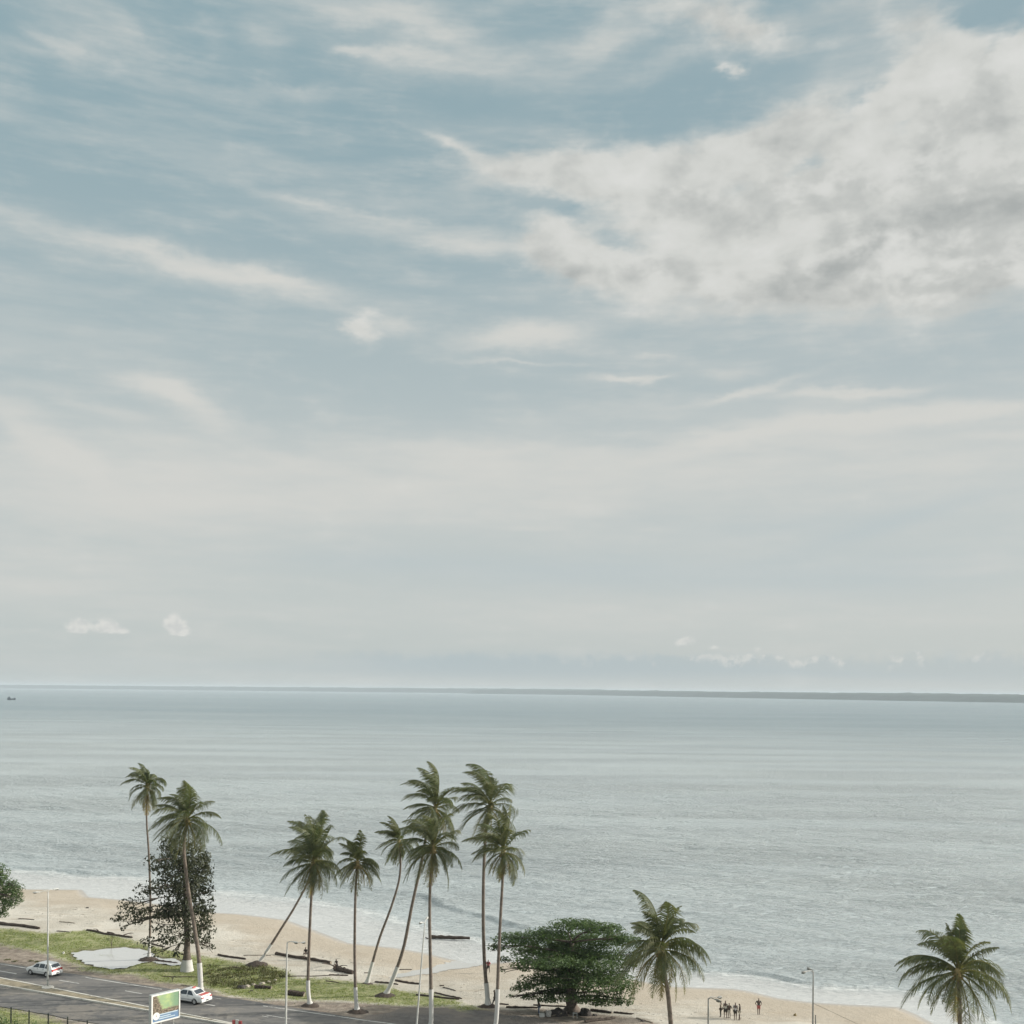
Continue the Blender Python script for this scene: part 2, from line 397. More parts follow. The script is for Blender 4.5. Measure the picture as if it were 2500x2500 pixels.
# median
med_mat = plain('median_soil', (.25, .215, .15), .95, .3, 1.5, bmp=.05)
cx_t = (kn(0)-kf(0)); slope = ((kn(100)-kn(0))-(kf(100)-kf(0)))/100; t_close = cx_t/(-slope) if slope < 0 else 80
t_end = min(t_close-6, 60); print('median closes', t_close)
tag(strip('median', MT0, t_end, kf(MT0)+.2, kn(MT0)-.2, kf(t_end)+.12, kn(t_end)-.12, RZ, med_mat, h=.10, seg=80, jag=.03), kind='structure')
tag(strip('kerb', MT0, t_end, kf(MT0), kf(MT0)+.22, kf(t_end), kf(t_end)+.2, RZ, M['kerb'], h=.14, seg=80, jag=.02), kind='structure')
tag(strip('kerb', MT0, t_end, kn(MT0)-.28, kn(MT0), kn(t_end)-.22, kn(t_end), RZ, M['kerb'], h=.145, seg=80, jag=.02), kind='structure')
# paint
def line_px(a, b, w, name='road_marking'):
    (ta, na), (tb, nb) = road_tn(*a), road_tn(*b)
    o = strip(name, ta, tb, na-w/2, na+w/2, nb-w/2, nb+w/2, RZ+.005, M['marking'], seg=max(4, int((tb-ta)*2)), jag=.05)
    return tag(o, kind='structure')
for a, b, w in (((-200, 2324), (68, 2368), .17), ((209, 2391), (290, 2404.5), .17), ((290, 2404.5), (395, 2421), .15), ((520, 2442), (540, 2445), .14), ((642, 2462), (905, 2500), .17), ((905, 2500), (1060, 2520), .17),
                ((-60, 2364), (40, 2381), .16), ((145, 2397.5), (193, 2405.5), .16), ((305, 2424), (347, 2431), .14), ((490, 2455), (525, 2461), .14), ((650, 2484), (712, 2494), .12), ((640, 2486), (655, 2489), .1)):
    line_px(a, b, w)

# ------------------------------------------------------------------ water
def sea_mat():
    m, nt, b = newmat('sea_water')
    s = attr(nt, 'off')      # metres out from the waterline
    w = R(-12)
    nA = noise(nt, .010, 4, .55, mapping=(.5, 1.8, 1, w)); nB = noise(nt, .30, 6, .6, mapping=(.45, 1.7, 1, w)); nC = noise(nt, 1.3, 5, .6, mapping=(.6, 1.5, 1, w)); nF = noise(nt, .9, 7, .68, mapping=(.6, 1.5, 1, w))
    nL = noise(nt, .0022, 5, .6, mapping=(.25, 2.2, 1, R(2)))
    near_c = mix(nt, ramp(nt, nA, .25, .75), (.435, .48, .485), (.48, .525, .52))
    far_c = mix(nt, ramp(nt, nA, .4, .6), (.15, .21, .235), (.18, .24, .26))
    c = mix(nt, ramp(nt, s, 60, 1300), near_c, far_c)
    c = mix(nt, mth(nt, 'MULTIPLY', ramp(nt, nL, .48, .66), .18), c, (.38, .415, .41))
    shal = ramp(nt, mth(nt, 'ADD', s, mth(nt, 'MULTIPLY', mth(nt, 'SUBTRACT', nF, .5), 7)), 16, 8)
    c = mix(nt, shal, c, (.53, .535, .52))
    # foam
    se = mth(nt, 'ADD', s, mth(nt, 'MULTIPLY', mth(nt, 'SUBTRACT', noise(nt, .09, 4, .6, mapping=(1, 1, 1)), .5), 9))
    b1 = mth(nt, 'MULTIPLY', ramp(nt, se, 10.5, 11.6), ramp(nt, se, 16.5, 12.2))
    b2 = mth(nt, 'MULTIPLY', mth(nt, 'MULTIPLY', ramp(nt, se, 24, 26), ramp(nt, se, 31, 27)), .35)
    b3 = mth(nt, 'MULTIPLY', mth(nt, 'MULTIPLY', ramp(nt, se, .4, 1.1), ramp(nt, se, 3.2, 1.3)), .55)
    bands = mth(nt, 'MAXIMUM', mth(nt, 'MAXIMUM', b1, b2), b3)
    foam = mth(nt, 'MULTIPLY', ramp(nt, mth(nt, 'ADD', nF, mth(nt, 'MULTIPLY', bands, .30)), .70, .84), ramp(nt, bands, .02, .25))
    lace = mth(nt, 'MULTIPLY', ramp(nt, mth(nt, 'ABSOLUTE', mth(nt, 'SUBTRACT', nF, .5)), .035, .0), ramp(nt, s, 24, 4, 0, .2))
    c = mix(nt, mth(nt, 'MULTIPLY', mth(nt, 'MAXIMUM', foam, lace), .52), c, (.66, .67, .65))
    nt.links.new(c, b.inputs['Base Color'])
    nt.links.new(mth(nt, 'ADD', .22, mth(nt, 'MULTIPLY', foam, .6)), b.inputs['Roughness'])
    b.inputs['IOR'].default_value = 1.34
    fade = ramp(nt, s, 1500, 60, .55, 1.0); sh = ramp(nt, s, 1, 30, .15, 1.0)
    h = mth(nt, 'ADD', mth(nt, 'MULTIPLY', ramp(nt, nB, .38, .66), .62), mth(nt, 'MULTIPLY', ramp(nt, nC, .42, .66), .38))
    nD = noise(nt, .06, 5, .65, mapping=(.45, 1.8, 1, w))
    h = mth(nt, 'ADD', mth(nt, 'MULTIPLY', h, ramp(nt, noise(nt, .02, 3, .5, mapping=(.4, 1.5, 1, R(20))), .35, .65, .65, 1.35)), mth(nt, 'MULTIPLY', nD, mth(nt, 'MULTIPLY', ramp(nt, s, 500, 60), .8)))
    bump(nt, b, mth(nt, 'MULTIPLY', h, mth(nt, 'MULTIPLY', sh, fade)), 1.0, .8)
    return m
M['sea'] = sea_mat()
rows = list(np.exp(np.linspace(math.log(96), math.log(420), 560)))+list(np.exp(np.linspace(math.log(424), math.log(33000), 200)))
rows = np.array(rows); cols = np.tan(np.linspace(-R(42), R(42), 640))
C_, R_ = np.meshgrid(cols, rows); SX = C_*R_; SY = R_.copy(); SX = np.clip(SX, -23500, 23500)
off = -shore_sd(SX, SY)
OFS = off*(1+.9*np.clip((SX+15)/35, 0, 1)*np.clip(1.3-off/60, 0, 1))
disp = np.zeros_like(SX); rs = np.random.RandomState(11)
for i in range(46):
    wl = 1.6*1.052**i; th = R(-100+rs.randn()*22); k = 2*math.pi/wl
    amp = .0105*wl**.85*(.66 if wl < 9 else .5)
    fadeD = np.clip(wl/(SY*SY/(33.6*900)*2.2+1e-6)*1.0, 0, 1)
    ph = k*(SX*math.cos(th)+SY*math.sin(th))+rs.rand()*6.3
    disp += amp*(np.sin(ph)+.25*np.sin(2*ph+1))*fadeD
depthf = np.clip(off/40, 0, 1)**1.0*.85+np.clip(off/8, 0, 1)*.15
disp *= depthf
def vnoise(X, sc_, seed):
    r = np.random.RandomState(seed); o = np.zeros_like(X)
    for j in range(6): o += np.sin(X*sc_*(1+j*.7)+r.rand()*6.3)/(1+j*.5)
    return o/2.2
for s0, wd, A, sd_ in ((15.5, .9, .55, 1), (27, 1.5, .55, 2), (44, 2.2, .45, 3), (62, 3, .32, 4), (84, 4, .24, 5), (110, 5, .2, 8)):
    jit = vnoise(SX, .07, sd_)*2.5
    a_ = np.clip(vnoise(SX, .05, sd_+20)*1.0+.25, 0, 1.2)
    q = (OFS-s0-jit)
    disp += A*a_*np.where(q < 0, np.exp(-(q/(wd*.7))**2), np.exp(-(q/(wd*2.2))**2))
disp = np.where(off < 1.5, disp*np.clip(off/1.5, 0, 1), disp)
sV = np.stack([SX, SY, disp+.004], -1).reshape(-1, 3)
n0, n1_ = SX.shape; ix = np.arange(n0*n1_).reshape(n0, n1_)
sq = np.stack([ix[:-1, :-1], ix[:-1, 1:], ix[1:, 1:], ix[1:, :-1]], -1).reshape(-1, 4)
okq = (off.ravel()[sq].max(1) > -6)
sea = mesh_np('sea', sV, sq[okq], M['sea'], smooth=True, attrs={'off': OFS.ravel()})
tag(sea, kind='structure')
def still_mat(name, col, rough):
    m, nt, b = newmat(name); b.inputs['Roughness'].default_value = rough; b.inputs['IOR'].default_value = 1.6
    n = noise(nt, .8, 4, .5, mapping=(1, 1, 1)); nt.links.new(mix(nt, n, tuple(c*.92 for c in col), col), b.inputs['Base Color'])
    bump(nt, b, noise(nt, 3, 2, .5, mapping=(1, 1, 1)), .1, .01); return m
def water_sheet(name, poly, z, mat, follow=False):
    bm = bmesh.new(); pts = [Vector((*p, 0)) for p in poly]; pts2 = []
    for i in range(len(pts)):
        a, b = pts[i], pts[(i+1) % len(pts)]; k = max(1, int((b-a).length/.35))
        for j in range(k):
            p = a.lerp(b, j/k); nn = Vector((mnoise.noise(p*1.1), mnoise.noise(p*1.1+Vector((9, 3, 1))), 0))*.5+Vector((mnoise.noise(p*3.7), mnoise.noise(p*3.7+Vector((9, 3, 1))), 0))*.2
            pts2.append(p+nn)
    vs = [bm.verts.new(p) for p in pts2]; bm.faces.new(vs)
    bmesh.ops.triangulate(bm, faces=bm.faces)
    if follow: bmesh.ops.subdivide_edges(bm, edges=bm.edges, cuts=3, use_grid_fill=True)
    for v in bm.verts: v.co.z = (gz(v.co.x, v.co.y)+.03) if follow else z
    bmesh.ops.recalc_face_normals(bm, faces=bm.faces)
    me = bpy.data.meshes.new(name); bm.to_mesh(me); bm.free(); me.materials.append(mat)
    o = bpy.data.objects.new(name, me); COL.objects.link(o); return tag(o, kind='structure')
water_sheet('puddle', PUD, PL-.03, still_mat('puddle_water', (.52, .52, .505), .02))
water_sheet('stream', STREAM, 0, still_mat('stream_water', (.46, .45, .42), .15), True)

# ------------------------------------------------------------------ far coast
coast_mat = plain('coast_forest', (.03, .05, .045), .9, .35, .02)
def coast(name, pts, height, seed, wdt=900, seg=700):
    P2 = spline([Vector((x, y, 0)) for x, y in pts], seg); V = []; Fs = []; K = 7
    for i, p in enumerate(P2):
        a = P2[max(0, i-1)]; b = P2[min(seg, i+1)]; t = (b-a).normalized(); n = Vector((-t.y, t.x, 0))
        if n.y < 0: n = -n
        hh = height(i/seg)
        for k in range(K):
            f = k/(K-1); w_ = f*wdt; prof = [0.0, .72, .86, .93, .97, 1.0, .0][k]
            z = hh*prof
            if 0 < k < 6: z += (mnoise.noise(Vector((p.x*.006, k*3.1, seed)))*.10+mnoise.noise(Vector((p.x*.03, k*2.1, seed+4)))*.10+mnoise.noise(Vector((p.x*.1, k*1.7, seed+8)))*.06)*hh
            q = p+n*(w_+(mnoise.noise(Vector((p.x*.01, seed, 3)))*60 if k < 2 else 0)); V.append((q.x, q.y, z-.5 if k == 0 else z))
    for i in range(seg):
        for k in range(K-1):
            Fs.append((i*K+k, i*K+k+1, (i+1)*K+k+1, (i+1)*K+k))
    mb = MB(); mb.add(V, Fs); return mb.build(name, coast_mat, smooth=False)
def cpt(px, D): a, b = ray(px, 1690); return (a*D, D)
tag(coast('hills', [cpt(1130, 11200), cpt(1180, 10900), cpt(1400, 9800), cpt(1700, 7700), cpt(2100, 6000), cpt(2500, 5000), cpt(2900, 4200)], lambda f: 34+14*(1-f) if f > .02 else 38*f/.02+10, 1), kind='structure')
tag(coast('hills', [cpt(-500, 16500), cpt(0, 15500), cpt(500, 14500), cpt(900, 13300), cpt(1200, 12600), cpt(1500, 12800)], lambda f: 44+14*f, 5), kind='structure')
# ------------------------------------------------------------------ sky & light
def sky():
    w = bpy.data.worlds.new('World'); sc.world = w; w.use_nodes = True; nt = w.node_tree
    bg = nt.nodes['Background']
    sun_el, sun_az = R(20), R(10)      # sun stands to the right (+X), a little out to sea (+Y)
    st = N(nt, 'ShaderNodeTexSky', sky_type='NISHITA'); st.sun_disc = False; st.sun_elevation = sun_el
    st.sun_rotation = R(90)-sun_az; st.altitude = 30; st.air_density = 1.0; st.dust_density = 2.0; st.ozone_density = 1.5
    tc = N(nt, 'ShaderNodeTexCoord').outputs['Generated']
    sp = N(nt, 'ShaderNodeSeparateXYZ'); nt.links.new(tc, sp.inputs[0])
    az = mth(nt, 'ARCTAN2', sp.outputs[0], sp.outputs[1]); el = mth(nt, 'ARCSINE', sp.outputs[2])
    cb = N(nt, 'ShaderNodeCombineXYZ'); nt.links.new(az, cb.inputs[0]); nt.links.new(el, cb.inputs[1]); V = cb.outputs[0]
    def nz(scale, sx, sy, det, rough, rot=0.0, off=(0, 0, 0), vec=None, col=False, dist=0):
        mp = N(nt, 'ShaderNodeMapping'); mp.inputs['Scale'].default_value = (sx, sy, 1); mp.inputs['Rotation'].default_value = (0, 0, rot); mp.inputs['Location'].default_value = off
        nt.links.new(vec or V, mp.inputs['Vector']); n = N(nt, 'ShaderNodeTexNoise'); n.inputs['Scale'].default_value = scale
        n.inputs['Detail'].default_value = det; n.inputs['Roughness'].default_value = rough; n.inputs['Distortion'].default_value = dist
        nt.links.new(mp.outputs[0], n.inputs['Vector']); return n.outputs['Color' if col else 'Fac']
    wc = nz(7, 1, 2.0, 5, .6, col=True)
    def vm(op, a, b):
        n = N(nt, 'ShaderNodeVectorMath', operation=op)
        for i, v in enumerate((a, b)):
            if isinstance(v, tuple): n.inputs[i].default_value = v
            else: nt.links.new(v, n.inputs[i])
        return n.outputs[0]
    # warp shrinks towards the horizon (clouds there are far away)
    wamp = ramp(nt, el, .03, .30, .12, 1.0)
    wv = vm('ADD', vm('MULTIPLY', vm('SUBTRACT', wc, (.5, .5, .5)), (.085, .034, 0)), vm('MULTIPLY', vm('SUBTRACT', nz(30, .7, 1.6, 4, .65, col=True), (.5, .5, .5)), (.040, .018, 0)))
    sw = N(nt, 'ShaderNodeVectorMath', operation='SCALE'); nt.links.new(wv, sw.inputs[0]); nt.links.new(wamp, sw.inputs[3])
    VW = vm('ADD', V, sw.outputs[0])
    def strokes(lst, vec):
        acc = None
        q = N(nt, 'ShaderNodeSeparateXYZ'); nt.links.new(vec, q.inputs[0]); vx, vy = q.outputs[0], q.outputs[1]
        for (cx, cy, rx, ry, ang, s) in lst:
            a, b = ray(cx, cy); A = math.atan(a); E = math.atan(-b/math.sqrt(1+a*a)); th = -R(ang); ct, sn = math.cos(th), math.sin(th)
            ix, iy = F/(rx*.95), F/ry
            X = mth(nt, 'MULTIPLY_ADD', vx, ct*ix, mth(nt, 'MULTIPLY_ADD', vy, sn*ix, -(A*ct+E*sn)*ix))
            Y = mth(nt, 'MULTIPLY_ADD', vx, -sn*iy, mth(nt, 'MULTIPLY_ADD', vy, ct*iy, -(-A*sn+E*ct)*iy))
            d = mth(nt, 'MULTIPLY_ADD', X, X, mth(nt, 'MULTIPLY', Y, Y))
            e = mth(nt, 'POWER', .3679, d)
            acc = mth(nt, 'MULTIPLY', e, s) if acc is None else mth(nt, 'MULTIPLY_ADD', e, s, acc)
        return acc
    SOFT = [(1180, 600, 260, 26, 4, .5), (1700, 745, 420, 26, 2, .45), (2250, 760, 320, 26, 0, .45), (2080, 150, 260, 80, -28, .45), (1300, 330, 200, 20, 6, .35), (1950, 850, 600, 40, -2, .25), (900, 560, 300, 20, 4, .3), (250, 880, 400, 30, 6, .25), (1500, 1010, 500, 30, -5, .35), (1650, 1400, 900, 16, 0, .35), (2300, 1370, 260, 8, 0, .4), (200, 60, 170, 35, 20, .45), (120, 108, 60, 24, 15, .6), (205, 135, 50, 30, 10, .6), (290, 70, 60, 30, 40, .45), (20, 122, 70, 18, 0, .35), (0, 275, 60, 25, 0, .25),
            (500, 105, 34, 25, 0, .3), (618, 102, 42, 32, 0, .45), (860, 20, 300, 30, 4, .65), (1040, 62, 200, 32, 12, .6), (828, 120, 60, 14, 0, .6), (960, 132, 180, 16, 4, .55),
            (1220, 135, 220, 28, -2, .65), (1180, 190, 200, 24, 4, .55), (645, 236, 150, 17, -5, .42), (720, 228, 60, 12, -3, .3), (1500, 95, 190, 36, -30, .6), (1560, 185, 120, 20, -10, .45),
            (1950, 60, 280, 40, -5, .5), (1100, 350, 80, 12, 20, .6), (1190, 395, 120, 26, 24, .9), (1140, 420, 80, 8, 15, .35),
            (50, 545, 110, 26, 18, .45), (330, 612, 260, 22, 3, .6), (480, 652, 320, 34, 5, 1.15), (690, 682, 110, 18, 4, .5), (40, 610, 120, 12, 0, .3),
            (830, 520, 190, 11, 5, .5), (640, 532, 90, 11, 12, .3), (1050, 548, 250, 17, 3, .4), (1130, 600, 170, 20, 3, .4), (950, 790, 70, 24, 2, 1.0), (790, 818, 170, 20, 0, .25),
            (1290, 822, 170, 36, -4, 1.45), (1180, 845, 130, 25, 0, .3), (1255, 898, 160, 6, 1, .5), (1515, 934, 95, 9, -2, 1.2), (1610, 875, 60, 8, 0, .45), (1785, 907, 60, 16, 0, .5),
            (1850, 948, 130, 11, -9, 1.1), (2080, 952, 170, 13, -1, 1.2), (1800, 1050, 260, 22, -14, .55), (2080, 1025, 260, 22, -5, .6), (2360, 1002, 280, 20, -3, 1.2), (1980, 1030, 240, 12, -7, .8), (1180, 1085, 200, 16, 2, .5), (620, 1105, 200, 16, 8, .5), (2470, 1050, 150, 12, 0, .4),
            (380, 945, 100, 20, 6, 1.15), (500, 990, 120, 34, 22, 1.25), (220, 985, 150, 18, 5, .6), (30, 990, 60, 18, 10, .4), (60, 1060, 90, 34, 28, .95), (190, 1115, 80, 26, 40, .9), (400, 1060, 150, 60, 10, .4),
            (450, 1205, 640, 110, 0, .95), (150, 1190, 300, 140, 0, .5), (1000, 1165, 500, 95, 0, .85), (1150, 1110, 260, 36, 0, .6), (1650, 1130, 520, 85, -8, .85), (2300, 1120, 420, 95, -3, .95),
            (110, 1400, 320, 60, 0, .6), (1700, 1505, 900, 50, 0, .65), (600, 1480, 500, 30, 0, .3), (1300, 1292, 70, 6, 0, .5), (1600, 1292, 50, 6, 0, .45), (2050, 1365, 60, 12, -5, .25), (2380, 1390, 250, 12, 0, .3), (2100, 720, 400, 60, 0, .4),
            (100, 1615, 300, 12, 0, .2), (1000, 1660, 600, 14, 1, .35), (2100, 1660, 500, 25, 1, .35)]
    PUFF = [(1400, 415, 280, 38, 1, .95), (1650, 395, 250, 45, -8, .95), (1860, 350, 170, 50, -18, .95), (1500, 475, 260, 45, 8, .8), (2000, 400, 250, 110, -14, .95), (2310, 330, 260, 110, -18, 1.0),
            (2360, 160, 150, 100, -40, .9), (2500, 130, 60, 75, 0, 1.2), (2230, 55, 110, 70, -10, .6), (2170, 220, 110, 36, -30, .6), (2450, 280, 150, 120, 0, .7),
            (1320, 580, 70, 55, 20, .95), (1410, 625, 130, 42, 12, .95), (1550, 665, 250, 45, 5, .85), (1560, 560, 240, 50, 0, .5), (1850, 550, 300, 90, -5, .85), (2150, 600, 330, 120, -4, 1.0),
            (2430, 560, 260, 140, 0, 1.0), (1780, 690, 300, 36, -6, .7), (2200, 700, 350, 45, 0, .7), (1690, 25, 170, 50, 5, .85), (1800, 80, 90, 28, 22, .8), (1785, 170, 20, 14, 0, .9), (1955, 725, 22, 12, -20, .7),
            (866, 790, 34, 36, -45, 1.15)]
    HOLE = [(2235, 285, 60, 24, -18, .9), (1950, 408, 70, 22, -18, .85), (1500, 598, 70, 14, 4, .6), (1340, 495, 130, 22, 12, .8), (2440, 120, 70, 22, -40, .8), (2440, 20, 90, 40, 20, 1.0), (1840, 400, 30, 14, 0, .5), (2090, 240, 120, 30, -35, .4),
            (1780, 470, 60, 18, 0, .25)]
    GREY = [(1370, 660, 50, 26, -20, .55), (1690, 498, 60, 26, 8, .8), (1630, 660, 130, 24, 12, .55), (2130, 600, 230, 36, -20, 1.0), (2230, 585, 160, 40, -8, .7), (1930, 670, 160, 20, -20, .7),
            (2460, 500, 130, 45, -12, 1.0), (2120, 440, 220, 40, -5, .5), (2380, 250, 170, 40, -40, .45), (1900, 480, 80, 30, -15, .4), (2300, 660, 250, 40, -5, .5), (2470, 700, 200, 60, 0, .4), (1950, 60, 260, 40, 0, .35)]
    DARK = [(1480, 1400, 520, 45, 1, .55), (900, 1370, 260, 30, 0, .3), (2150, 1400, 300, 60, -2, .35), (1900, 1290, 300, 30, -3, .25), (2200, 1270, 300, 22, -16, .35), (1050, 1620, 180, 16, 0, .6), (1300, 1605, 260, 18, 0, .3),
            (1800, 1635, 500, 10, 2, .35), (550, 1625, 300, 14, 1, .2), (2320, 1605, 22, 18, 0, .4)]
    CUM = [(182, 1532, 22, 20, 0, .9), (202, 1528, 18, 18, 0, .8), (250, 1528, 22, 19, 0, .9), (276, 1532, 22, 16, 8, .8), (302, 1538, 16, 12, 0, .5), (420, 1520, 17, 20, 0, 1), (436, 1530, 22, 24, 0, .8), (452, 1548, 20, 18, 20, .9), (85, 1540, 26, 7, 0, .4), (1672, 1566, 23, 11, -8, 1.1), (1745, 1580, 16, 8, 0, .55), (1850, 1588, 14, 9, 0, .5),
           (240, 1622, 30, 6, 0, .4)]
    n_st = nz(9, .55, 2.6, 7, .60, R(3)); n_pf = nz(13, 1, 1.7, 8, .58, R(-10), dist=.4); n_pf2 = nz(13, 1, 1.7, 8, .58, R(-10), off=(-.10, -.16, 0), dist=.4)
    n_s2 = nz(24, .45, 2.6, 6, .62, R(6), off=(2, 1, 0)); n_bk = nz(30, 1, .9, 5, .6); n_bk2 = nz(50, 1, 1, 3, .6); n_bk3 = nz(120, 1, 1.2, 3, .55)
    n_lo = nz(4, .6, 2.2, 4, .5, off=(3, 7, 0)); n_fi = nz(60, 1, 1.6, 4, .6); n_cel = nz(34, 1, 1.5, 3, .5, R(-10))
    S = strokes(SOFT, VW); Pp = strokes(PUFF, VW); H = strokes(HOLE, VW); Gy = strokes(GREY, VW); Dk = strokes(DARK, V); 
    wf = vm('MULTIPLY', vm('SUBTRACT', nz(45, 1, 1, 3, .6, col=True), (.5, .5, .5)), (.007, .006, 0))
    Cm = strokes(CUM, vm('ADD', V, wf))
    win = mth(nt, 'MULTIPLY', S, 1.6, clamp=True)
    fib = mth(nt, 'ADD', mth(nt, 'MULTIPLY', mth(nt, 'SUBTRACT', n_s2, .5), 2.0), mth(nt, 'MULTIPLY', mth(nt, 'SUBTRACT', n_st, .5), 1.7))
    sm = mth(nt, 'MULTIPLY', ramp(nt, mth(nt, 'MULTIPLY_ADD', fib, mth(nt, 'MULTIPLY', win, .85), S), -.15, 1.75), .95)
    so = mth(nt, 'MULTIPLY', mth(nt, 'SUBTRACT', 1.0, mth(nt, 'POWER', .3679, mth(nt, 'MULTIPLY', S, 1.0))), mth(nt, 'ADD', .15, mth(nt, 'MULTIPLY', n_st, 1.0)))
    sm = mth(nt, 'ADD', mth(nt, 'MULTIPLY', sm, .66), mth(nt, 'MULTIPLY', so, .68), clamp=True)
    nm = mth(nt, 'ADD', mth(nt, 'MULTIPLY', n_pf, .45), mth(nt, 'ADD', mth(nt, 'MULTIPLY', n_cel, .40), mth(nt, 'ADD', mth(nt, 'MULTIPLY', n_fi, .07), mth(nt, 'MULTIPLY', n_s2, .45))))
    pv = mth(nt, 'SUBTRACT', mth(nt, 'ADD', Pp, mth(nt, 'MULTIPLY', mth(nt, 'SUBTRACT', nm, .685), 1.9)), H)
    pm = ramp(nt, pv, -.05, 1.15)
    Cm = mth(nt, 'MULTIPLY', Cm, mth(nt, 'MAXIMUM', ramp(nt, el, .0425, .0462), ramp(nt, az, -.3, -.25)))
    cm = mth(nt, 'MULTIPLY', ramp(nt, mth(nt, 'ADD', mth(nt, 'MULTIPLY', Cm, 1.15), mth(nt, 'MULTIPLY', mth(nt, 'ADD', mth(nt, 'SUBTRACT', n_fi, .5), mth(nt, 'MULTIPLY', mth(nt, 'SUBTRACT', n_bk3, .5), 1.1)), mth(nt, 'MULTIPLY', Cm, 1.6, clamp=True))), .18, 1.0), .85)
    veil = mth(nt, 'MULTIPLY', ramp(nt, mth(nt, 'ADD', n_lo, mth(nt, 'MULTIPLY', mth(nt, 'SUBTRACT', n_s2, .5), .9)), .36, .78), .26)
    inv = mth(nt, 'MULTIPLY', mth(nt, 'MULTIPLY', mth(nt, 'SUBTRACT', 1.0, sm), mth(nt, 'SUBTRACT', 1.0, mth(nt, 'MULTIPLY', pm, .93))), mth(nt, 'SUBTRACT', 1.0, veil))
    mask = mth(nt, 'SUBTRACT', 1.0, inv, clamp=True)
    # blue of the clear sky, milky towards the horizon
    K = 10.0                                  # background strength .1
    hz = ramp(nt, el, .50, .10)
    base = mix(nt, 1.0, st.outputs[0], (1, 1, 1), 'MULTIPLY')
    bw = N(nt, 'ShaderNodeRGBToBW'); nt.links.new(base, bw.inputs[0])
    milky = mix(nt, hz, (.275*K, .375*K, .410*K), (.50*K, .535*K, .525*K))
    tl = ramp(nt, az, .5, -.5)
    milky = mix(nt, mth(nt, 'MULTIPLY', tl, .35), milky, mix(nt, hz, (.245*K, .375*K, .415*K), (.45*K, .515*K, .515*K)))
    clear = mix(nt, .92, base, milky)
    lit = mix(nt, ramp(nt, el, .0, .45), (.575*K, .58*K, .555*K), (.585*K, .59*K, .562*K))
    shade = (.345*K, .362*K, .355*K)
    n_ce2 = nz(34, 1, 1.5, 3, .5, R(-10), off=(-.0045*34*.3, -.008*34*.5, 0)); rel = mth(nt, 'ADD', mth(nt, 'MULTIPLY', mth(nt, 'SUBTRACT', n_pf2, n_pf), 1.8), mth(nt, 'MULTIPLY', mth(nt, 'SUBTRACT', n_ce2, n_cel), 1.1))
    gq = mth(nt, 'ADD', mth(nt, 'MULTIPLY', mth(nt, 'SUBTRACT', 1.0, mth(nt, 'POWER', .3679, Gy)), mth(nt, 'ADD', -.25, mth(nt, 'ADD', mth(nt, 'MULTIPLY', n_pf, 1.2), mth(nt, 'MULTIPLY', n_s2, .9)))), mth(nt, 'MULTIPLY', rel, pm), clamp=True)
    ccol = mix(nt, mth(nt, 'MULTIPLY', gq, .9), lit, shade)
    ccol = mix(nt, mth(nt, 'MULTIPLY', mth(nt, 'MAXIMUM', mth(nt, 'MULTIPLY', rel, -1.5), 0.0), pm, clamp=True), ccol, (.655*K, .655*K, .63*K))
    c = mix(nt, mask, clear, ccol)
    dkf = mth(nt, 'MULTIPLY', Dk, mth(nt, 'ADD', .4, mth(nt, 'MULTIPLY', n_st, 1.2)), clamp=True)
    c = mix(nt, mth(nt, 'MULTIPLY', dkf, .85), c, (.42*K, .49*K, .515*K))
    top = mth(nt, 'ADD', .014, mth(nt, 'MULTIPLY', n_bk, .036)); dt = mth(nt, 'SUBTRACT', top, el)
    bank = mth(nt, 'MULTIPLY', mth(nt, 'MULTIPLY', ramp(nt, mth(nt, 'ADD', dt, mth(nt, 'MULTIPLY', mth(nt, 'SUBTRACT', n_bk3, .5), .012)), -.0045, .0065), ramp(nt, el, .002, .020)), ramp(nt, az, -.28, -.02))
    c = mix(nt, mth(nt, 'MULTIPLY', bank, mth(nt, 'SUBTRACT', .80, mth(nt, 'MULTIPLY', ramp(nt, az, .08, .3), .3))), c, (.40*K, .462*K, .48*K))
    tips = mth(nt, 'MULTIPLY', mth(nt, 'MULTIPLY', mth(nt, 'MULTIPLY', ramp(nt, mth(nt, 'ADD', dt, mth(nt, 'MULTIPLY', mth(nt, 'SUBTRACT', n_bk3, .5), .010)), -.002, .003), ramp(nt, dt, .0105, .002)), ramp(nt, n_bk2, .50, .62)), ramp(nt, az, .0, .22))
    c = mix(nt, mth(nt, 'MULTIPLY', tips, .7), c, (.62*K, .62*K, .59*K))
    c = mix(nt, cm, c, mix(nt, ramp(nt, n_bk3, .35, .62), (.56*K, .57*K, .555*K), (.65*K, .65*K, .62*K)))
    # unseen bright sky added overhead for more fill light; then below the horizon
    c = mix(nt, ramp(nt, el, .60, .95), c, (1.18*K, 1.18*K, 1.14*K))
    c = mix(nt, ramp(nt, el, -.02, -.08), c, (.2*K, .22*K, .2*K))
    w.cycles.sampling_method = 'MANUAL'; w.cycles.sample_map_resolution = 256
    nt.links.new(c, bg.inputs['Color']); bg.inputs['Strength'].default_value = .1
    L = bpy.data.lights.new('sun', 'SUN'); L.energy = 5.0; L.angle = R(.5); L.color = (1, .945, .86)
    lo = bpy.data.objects.new('sun', L); COL.objects.link(lo)
    d = Vector((math.cos(sun_el)*math.cos(sun_az), math.cos(sun_el)*math.sin(sun_az), math.sin(sun_el)))
    lo.rotation_euler = d.to_track_quat('Z', 'Y').to_euler(); lo.location = (60, 60, 80)
sky()
